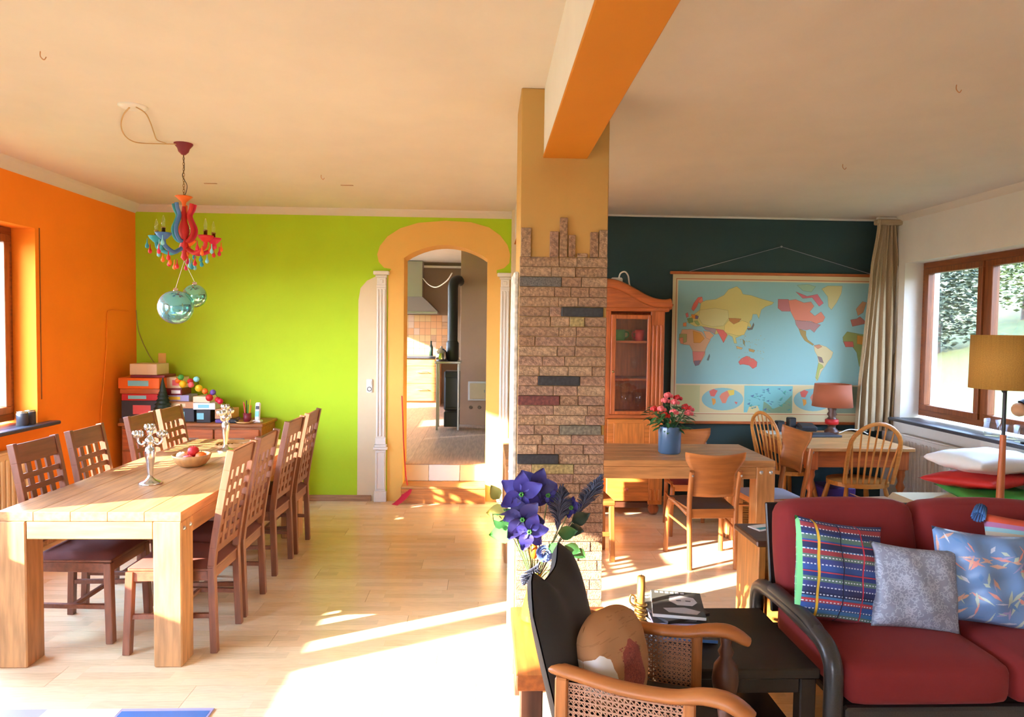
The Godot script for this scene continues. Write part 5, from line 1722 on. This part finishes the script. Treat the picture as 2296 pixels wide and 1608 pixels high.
	for k in [[-.2, .205], [.2, .205]]:
		g = G.new()
		for i in 14:
			var a := TAU * i / 14
			g.tube([V(k[0], k[1], 0), V(k[0] - .02 + cos(a) * .022, k[1] + .02 + sin(a) * .02, .012), V(k[0] - .035 + cos(a) * .026, k[1] - .02 + sin(a) * .02, .02)], .005, 5)
		part(sp, "tassel", g, M.blue)
	# console behind the sofa
	var c := thing("console", "low wooden console with a dark top behind the sofa", "console", V(2.27, 0, -3.43))
	part(c, "top", span(V(-.92, .6, -.16), V(.9, .63, .155), .006), M.mahogany_x)
	for e in [-1, 1]:
		part(c, "end_panel", span(V(e * .905, 0, -.145), V(e * .865, .6, .14), .005), M.box_y)
	part(c, "rear_panel", span(V(-.865, .1, -.145), V(.865, .6, -.125)), M.box_x)
	part(c, "shelf", span(V(-.865, .12, -.125), V(.865, .145, .13), .003), M.box_x)
	part(c, "front_panel", span(V(-.865, .145, .105), V(.865, .6, .13)), M.box_x)
	one("leaflet", box1(V(0, .003, 0), V(.12, .006, .09), .001), M.paper, "small printed leaflet lying on the end of the console", "leaflet", V(1.47, .63, -3.5), 20)
	part(get_child(-1), "printed_band", box1(V(.0, .0065, .02), V(.1, .001, .03)), M.teal)

# ---------------------------------------------------------------- armchair, coffee table, bench in front
func cane_panel(parent: Node3D, x0: float, x1: float, y0: float, y1: float, z: float):
	var g := G.new()
	var st := .0165
	var n := int((x1 - x0) / st)
	for k in n + 1:
		var x := x0 + (x1 - x0) * k / n
		g.box(V(x, (y0 + y1) / 2, z), V(.0045, y1 - y0, .002))
	n = int((y1 - y0) / st)
	for k in n + 1:
		var y := y0 + (y1 - y0) * k / n
		g.box(V((x0 + x1) / 2, y, z + .0015), V(x1 - x0, .0045, .002))
	var L := y1 - y0
	for s in [-1, 1]:
		var x := x0 - L
		while x < x1:
			var a := maxf(x, x0)
			var b := minf(x + L, x1)
			if b - a > .01:
				var ya := y0 + (a - x) if s > 0 else y1 - (a - x)
				var yb := y0 + (b - x) if s > 0 else y1 - (b - x)
				g.bar(V(a, ya, z - .0015 * s), V(b, yb, z - .0015 * s), .0032, .0015)
			x += st * 1.0
	var o := part(parent, "cane_weave", g, M.cane)
	o.set_meta("kind", "stuff")

func build_front():
	mt("cane", rgb(176, 128, 98), .6)
	var t := thing("armchair", "dark brown velvet armchair with wooden arms and cane sides in the foreground", "armchair", V(.537, 0, -2.174), -20)
	# back: two ears with a dip between
	var fr := []
	var re := []
	var n := 20
	for i in n + 1:
		var v := float(i) / n
		var a := []
		var b := []
		for j in n + 1:
			var u := -1.0 + 2.0 * j / n
			var top := .825 + .06 * exp(-pow((absf(u) - .7) / .24, 2)) - .06 * pow(absf(u), 8)
			var y := lerpf(top, .3, v)
			var wd := .245 * (1.0 - .14 * v)
			var lean := -.21 - .24 * (y - .35)
			var th := .075 * pow(maxf((1 - pow(absf(u), 4)) * (1 - pow(1 - v, 8)), 0), .5)
			a.append(V(lean + th, y, -u * wd))
			b.append(V(lean - th * .6 - .005, y, -u * wd))
		fr.append(a)
		re.append(b)
	part(t, "backrest", G.new().sheet(fr).sheet(re, true), M.brown_velvet)
	var g := G.new()
	soft(g, V(.03, .35, 0), V(.5, .13, .45), .05, .02)
	part(t, "seat", g, M.brown_velvet)
	part(t, "seat_rail", span(V(-.22, .22, -.23), V(.28, .29, .23), .01), M.mahogany_x)
	for s in [-1, 1]:
		var z: float = s * .235
		part(t, "armrest", G.new().tube(curve([V(-.27, .612, z * .9), V(-.2, .607, z * .92), V(-.05, .59, z * .95), V(.1, .592, z * .97), V(.19, .61, z * .98), V(.26, .61, z * 1.02), V(.325, .58, z * 1.06)], 5), [.02, .024, .026, .028, .03, .03, .03, .03, .03, .03, .03, .03, .03, .03, .03, .03, .03, .031, .032, .033, .034, .035, .036, .036, .037, .037, .037, .036, .034, .03, .026], 10, true, .62), M.armwood_x)
		part(t, "cane_frame", span(V(-.245, .3, z - .014), V(-.205, .6, z + .014), .005), M.armwood_y)
		part(t, "cane_frame", span(V(.135, .3, z - .014), V(.17, .59, z + .014), .005), M.armwood_y)
		part(t, "cane_frame", span(V(-.205, .3, z - .013), V(.135, .34, z + .013), .004), M.armwood_x)
		cane_panel(t, -.205, .135, .34, .585, z)
		part(t, "front_post", G.new().lathe([Vector2(0, 0), Vector2(.022, 0), Vector2(.03, .06), Vector2(.02, .1), Vector2(.034, .2), Vector2(.034, .3), Vector2(.03, .36), Vector2(.04, .4), Vector2(.046, .44), Vector2(.04, .49), Vector2(.02, .52), Vector2(.028, .54), Vector2(.018, .56), Vector2(.022, .585), Vector2(.016, .6)], 14, V(.25, 0, z * 1.02)), M.mahogany_y)
		part(t, "rear_leg", G.new().bar(V(-.3, 0, z * .85), V(-.22, .3, z * .85), .04, .04, .006), M.mahogany_y)
	# cushion in it
	var im := Image.create(256, 256, false, Image.FORMAT_RGB8)
	im.fill(rgb(176, 126, 82))
	var rr := RandomNumberGenerator.new()
	rr.seed = 5
	for k in 70:
		im.fill_rect(Rect2i(rr.randi_range(0, 250), rr.randi_range(0, 250), rr.randi_range(6, 40), 2), rgb(160, 112, 72))
	var blob := []
	for k in 30:
		var a := TAU * k / 30
		blob.append(Vector2(128 + cos(a) * (44 + 4 * sin(a * 5)), 168 + sin(a) * (88 + 5 * sin(a * 7))))
	fill_poly(im, blob, rgb(138, 62, 50))
	for k in 500:
		var p := Vector2(128 + rr.randfn() * 22, 168 + rr.randfn() * 44)
		im.fill_rect(Rect2i(clampi(int(p.x), 88, 166), clampi(int(p.y), 90, 250), 3, 3), [rgb(158, 84, 66), rgb(112, 46, 40), rgb(150, 70, 56)][k % 3])
	blob = []
	for k in 26:
		var a := TAU * k / 26
		blob.append(Vector2(18 + cos(a) * (40 + 4 * sin(a * 6)), 140 + sin(a) * (56 + 4 * sin(a * 8))))
	fill_poly(im, blob, rgb(232, 226, 214))
	pillow("patchwork_cushion", "round tan cushion with a rust red patch and a white patch in the armchair", "cushion", V(.435, .575, -2.2), Basis.from_euler(V(-.25, .78, 0)), V(.32, .33, .16), pic("patch_print", im, .9), "", .004, .75)
	# coffee table
	var c := thing("coffee_table", "dark square coffee table between armchair and sofa", "table", V(.94, 0, -2.7))
	part(c, "top", span(V(-.31, .38, -.28), V(.31, .42, .28), .006), M.black_wood)
	part(c, "lower_shelf", span(V(-.27, .12, -.24), V(.27, .14, .24), .004), M.black_wood)
	for k in [[-1, -1], [1, -1], [-1, 1], [1, 1]]:
		part(c, "leg", box1(V(k[0] * .27, .19, k[1] * .24), V(.06, .38, .06), .005), M.black_wood)
	for e in [-1, 1]:
		part(c, "apron", box1(V(0, .35, e * .25), V(.48, .06, .02), .003), M.black_wood)
	# candle in a twisted metal holder
	var k2 := thing("candle_stand", "ochre candle in a coiled metal holder on the coffee table", "candle holder", V(.665, .42, -2.8))
	part(k2, "foot", G.new().lathe([Vector2(0, 0), Vector2(.045, 0), Vector2(.045, .006), Vector2(.02, .012), Vector2(0, .014)], 18), M.brass)
	var pts := []
	for i in 57:
		var a := TAU * i / 12
		pts.append(V(cos(a) * .022, .012 + .088 * i / 56, sin(a) * .022))
	part(k2, "coil", G.new().tube(pts, .0065, 7), M.brass)
	part(k2, "loop_handle", G.new().tube(curve([V(-.02, .08, 0), V(-.045, .1, 0), V(-.042, .13, 0), V(-.024, .12, 0), V(-.026, .095, 0)]), .004, 6), M.brass)
	part(k2, "candle", G.new().lathe([Vector2(0, .02), Vector2(.0165, .02), Vector2(.0165, .208), Vector2(.01, .212), Vector2(0, .208)], 16), M.candle_wax if M.has("candle_wax") else mt("candle_wax", rgb(172, 124, 50), .5))
	part(k2, "wick", G.new().tube([V(0, .208, 0), V(.001, .218, 0)], .0012, 5), M.charcoal)
	# magazines
	im = Image.create(192, 256, false, Image.FORMAT_RGB8)
	im.fill(rgb(74, 72, 66))
	im.fill_rect(Rect2i(0, 120, 192, 136), rgb(58, 56, 54))
	fill_poly(im, [Vector2(70, 60), Vector2(110, 44), Vector2(160, 62), Vector2(172, 110), Vector2(150, 150), Vector2(96, 150), Vector2(66, 110)], rgb(190, 184, 182))
	fill_poly(im, [Vector2(92, 96), Vector2(110, 92), Vector2(112, 104), Vector2(94, 106)], rgb(90, 84, 84))
	fill_poly(im, [Vector2(128, 94), Vector2(148, 96), Vector2(146, 108), Vector2(130, 106)], rgb(90, 84, 84))
	fill_poly(im, [Vector2(40, 190), Vector2(120, 170), Vector2(176, 200), Vector2(160, 236), Vector2(60, 230)], rgb(168, 162, 160))
	for i in 6: im.fill_rect(Rect2i(14 + i * 20, 10, 14, 18), rgb(206, 202, 200))
	var cov := pic("magazine_cover", im, .35)
	var mags := [[.78, -2.78, 6, "grey magazine at the bottom of the pile on the coffee table"], [.84, -2.74, -8, "blue edged magazine second from the bottom of the pile"], [.785, -2.82, 18, "white edged magazine in the lower part of the pile"], [.8, -2.8, 10, "thin magazine in the middle of the pile"], [.8, -2.79, -4, "purple spined magazine in the upper part of the pile"], [.79, -2.81, 22, "dark magazine below the topmost one"], [.82, -2.8, -12, "black and white magazine with a portrait on top of the pile"]]
	for i in mags.size():
		var a = mags[i]
		var th := .0135
		var o := one("magazine", box1(V(0, th / 2, 0), V(.21, th - .001, .26), .001), M[["grey_seat", "blue", "paper", "paper", "lilac", "charcoal", "paper"][i]], a[3], "magazine", V(a[0], .42 + th * i, a[1]), a[2], "magazines piled on the coffee table")
		g = G.new()
		g.quad(V(-.105, th + .0003, -.13), V(.105, th + .0003, -.13), V(.105, th + .0003, .13), V(-.105, th + .0003, .13), Vector2(0, 0), Vector2(1, 0), Vector2(1, 1), Vector2(0, 1))
		part(o, "cover", g, cov)
	# bench with the flower vase
	var b := thing("bench", "low orange-brown wooden bench in front of the pillar", "bench", V(.35, 0, -2.81))
	for i in 2:
		part(b, "top_board", span(V(-.22 + .22 * i, .31, -.31), V(-.002 + .22 * i, .37, .33), .005), M.bench_z)
	for k in [[-1, -1], [1, -1], [-1, 1], [1, 1]]:
		part(b, "leg", box1(V(k[0] * .16, .155, k[1] * .25), V(.085, .31, .085), .005), M.mahogany_y)
	flowers()

func flowers():
	var v := thing("flower_vase", "yellow orange glass vase of blue artificial flowers on the bench before the pillar", "vase", V(.228, .37, -2.98))
	var vm := mt("amber_glass", rgb(250, 176, 40), .15)
	vm.backlight_enabled = true
	vm.backlight = Color(.5, .26, .03)
	part(v, "vase", G.new().lathe([Vector2(0, 0), Vector2(.056, 0), Vector2(.06, .012), Vector2(.05, .06), Vector2(.036, .12), Vector2(.026, .17), Vector2(.036, .21), Vector2(.033, .21), Vector2(.022, .17), Vector2(.03, .12), Vector2(0, .03)], 22), vm)
	mt("petal_blue", rgb(52, 44, 128), .6)
	mt("petal_light", rgb(84, 104, 160), .6)
	mt("petal_deep", rgb(36, 28, 88), .6)
	mt("grass_plume", rgb(70, 74, 92), .8)
	var stem := func(p: Vector3) -> MeshInstance3D:
		return part(v, "stem", G.new().tube(curve([V(0, .12, 0), V(p.x * .35, lerpf(.2, p.y, .3), p.z * .3), V(p.x * .8, lerpf(.2, p.y, .75), p.z * .8), p]), .003, 5), M.stem)
	# wide six-petalled blooms
	for a in [[V(-.065, .575, .05), .1, "petal_blue", .5], [V(.0, .595, .02), .095, "petal_deep", .2], [V(-.06, .47, .07), .1, "petal_deep", .9], [V(-.03, .42, .08), .085, "petal_blue", 1.2], [V(.055, .56, .0), .06, "petal_blue", -.2], [V(.16, .5, -.02), .05, "petal_blue", .3]]:
		var s: MeshInstance3D = stem.call(a[0])
		var g := G.new()
		for k in 6:
			var an := TAU * k / 6 + float(a[3])
			var d := V(cos(an), sin(an), .25 + .25 * sin(an * 2))
			var side := V(-sin(an), cos(an), 0)
			var rows := []
			for i in 7:
				var t := i / 6.0
				var w: float = a[1] * .38 * sin(PI * pow(t, .7) * .94 + .06)
				var c: Vector3 = a[0] + d * (a[1] * t) - V(0, 0, .5) * a[1] * t * t * .5
				rows.append([c - side * w + V(0, 0, .008 * sin(t * 9)), c + V(0, 0, -.006), c + side * w + V(0, 0, .008 * sin(t * 7 + 1))])
			g.sheet(rows)
		part(s, "petals", g, M[a[2]])
		var cn := G.new()
		for k in 6: cn.ball(a[0] + V(cos(k * 1.05) * .007, sin(k * 1.05) * .007, .014), V(.005, .005, .007), 6)
		part(s, "flower_heart", cn, M.bright_leaf)
	# one tight blue rose
	var rp := V(.04, .315, .06)
	var rs: MeshInstance3D = stem.call(rp)
	var rg := G.new()
	for k in 16:
		var an := k * 2.4
		var r := .004 + .0024 * k
		var d := V(cos(an), sin(an) * .9, 0)
		var rows := []
		for i in 5:
			var ph := (i / 4.0 - .5) * 1.7
			var e := d.rotated(V(0, 0, 1), ph)
			rows.append([rp + e * r * .6 + V(0, 0, -.01), rp + e * r + V(0, 0, .022 - .0016 * k), rp + e * (r + .004) + V(0, 0, .026 - .002 * k)])
		rg.sheet(rows)
	part(rs, "rose", rg, M.petal_light)
	# dark feathery plumes
	for a in [[V(.1, .4, .0), V(.115, .58, .0), .06], [V(.18, .45, -.02), V(.285, .62, -.03), .055], [V(.02, .27, .04), V(-.045, .2, .09), .045]]:
		var s: MeshInstance3D = stem.call(a[0])
		var g := G.new()
		var ax: Vector3 = a[1] - a[0]
		for k in 280:
			var t := rng.randf()
			var an := rng.randf() * TAU
			var o := V(cos(an), sin(an) * .4, sin(an)) * float(a[2]) * sin(PI * clampf(t, .08, .95)) * .9
			var p: Vector3 = a[0] + ax * t
			g.tube([p, p + o * .5 + ax * .1, p + o + ax * .16], [.003, .0026, .0012], 4, false)
		part(s, "plume", g, M.grass_plume)
	# leaves
	var leaves := [[V(-.1, .42, .06), 2.9, -.2, .11, "bright_leaf"], [V(-.09, .46, .05), 2.6, .5, .09, "leaf"], [V(-.13, .5, .05), 3.0, -.1, .09, "olive"], [V(-.13, .44, .06), 2.4, .6, .08, "leaf"], [V(.14, .42, .03), .3, -.2, .08, "deep_green"], [V(.16, .45, .03), .1, .4, .09, "deep_green"], [V(.1, .4, .04), -.4, .1, .09, "leaf"], [V(.13, .35, .05), .6, -.4, .08, "leaf"], [V(.17, .33, .04), .2, -.8, .07, "leaf"], [V(.07, .24, .06), .5, -1.2, .06, "leaf"], [V(-.16, .55, .03), 2.2, .9, .07, "olive"], [V(.06, .36, .06), 1.2, -.3, .07, "leaf"]]
	for a in leaves:   # broad pointed leaves turned to the room
		var g := G.new()
		var p: Vector3 = a[0]
		var d := V(cos(a[1]), a[2], .25).normalized()
		var side := V(-d.y, d.x, .3).normalized()
		var rows := []
		for i in 6:
			var t := i / 5.0
			var w: float = a[3] * .42 * sin(PI * (pow(t, .75) * .96 + .04))
			var q: Vector3 = p + d * (float(a[3]) * t) - V(0, 0, .03 * t * t)
			rows.append([q - side * w + V(0, 0, .008), q, q + side * w + V(0, 0, .008)])
		g.sheet(rows)
		g.tube(curve([V(0, .15, 0), p * .6 + V(0, .08, .02), p]), .002, 5)
		part(v, "leaf", g, M[a[4]])
	# orange bud and pale lily bud
	part(v, "bud", G.new().ball(V(-.005, .315, .03), V(.02, .034, .02), 10), M.orange)
	part(v, "bud", G.new().ball(V(.1, .28, .05), V(.045, .016, .016), 10, Basis(Vector3.BACK, .3)), M.cream)
	part(v, "bud", G.new().ball(V(.12, .3, .05), V(.014, .036, .014), 10, Basis(Vector3.BACK, -.2)), M.tan)

# ---------------------------------------------------------------- small things
func build_small():
	# jars on the left sill
	for a in [[-5.05, "grey tin jar on the dark sill of the left window"], [-4.97, "second grey tin jar on the dark sill, nearer the camera"]]:
		var t := thing("tin_jar", a[1], "jar", V(XL - .01, .932, a[0]), 0, "tin jars on the left sill")
		part(t, "body", G.new().lathe([Vector2(0, 0), Vector2(.036, 0), Vector2(.037, .004), Vector2(.037, .085), Vector2(.034, .09), Vector2(.0, .09)], 18), M.charcoal)
		part(t, "lid", G.new().lathe([Vector2(.034, .09), Vector2(.034, .1), Vector2(0, .104)], 18), M.silver)
	# rug at the bottom edge
	var r := thing("striped_rug", "flat rug with blue and white bands at the bottom left edge", "rug", V(-1.6, 0, -2.55))
	part(r, "pale_field", span(V(-.55, 0, -.38), V(.45, .008, .6), .002), M.lilac)
	part(r, "white_band", span(V(-.25, .008, -.375), V(.06, .0095, .59)), M.paper)
	part(r, "blue_band", span(V(.07, .008, -.355), V(.44, .0095, .59)), M.blue)
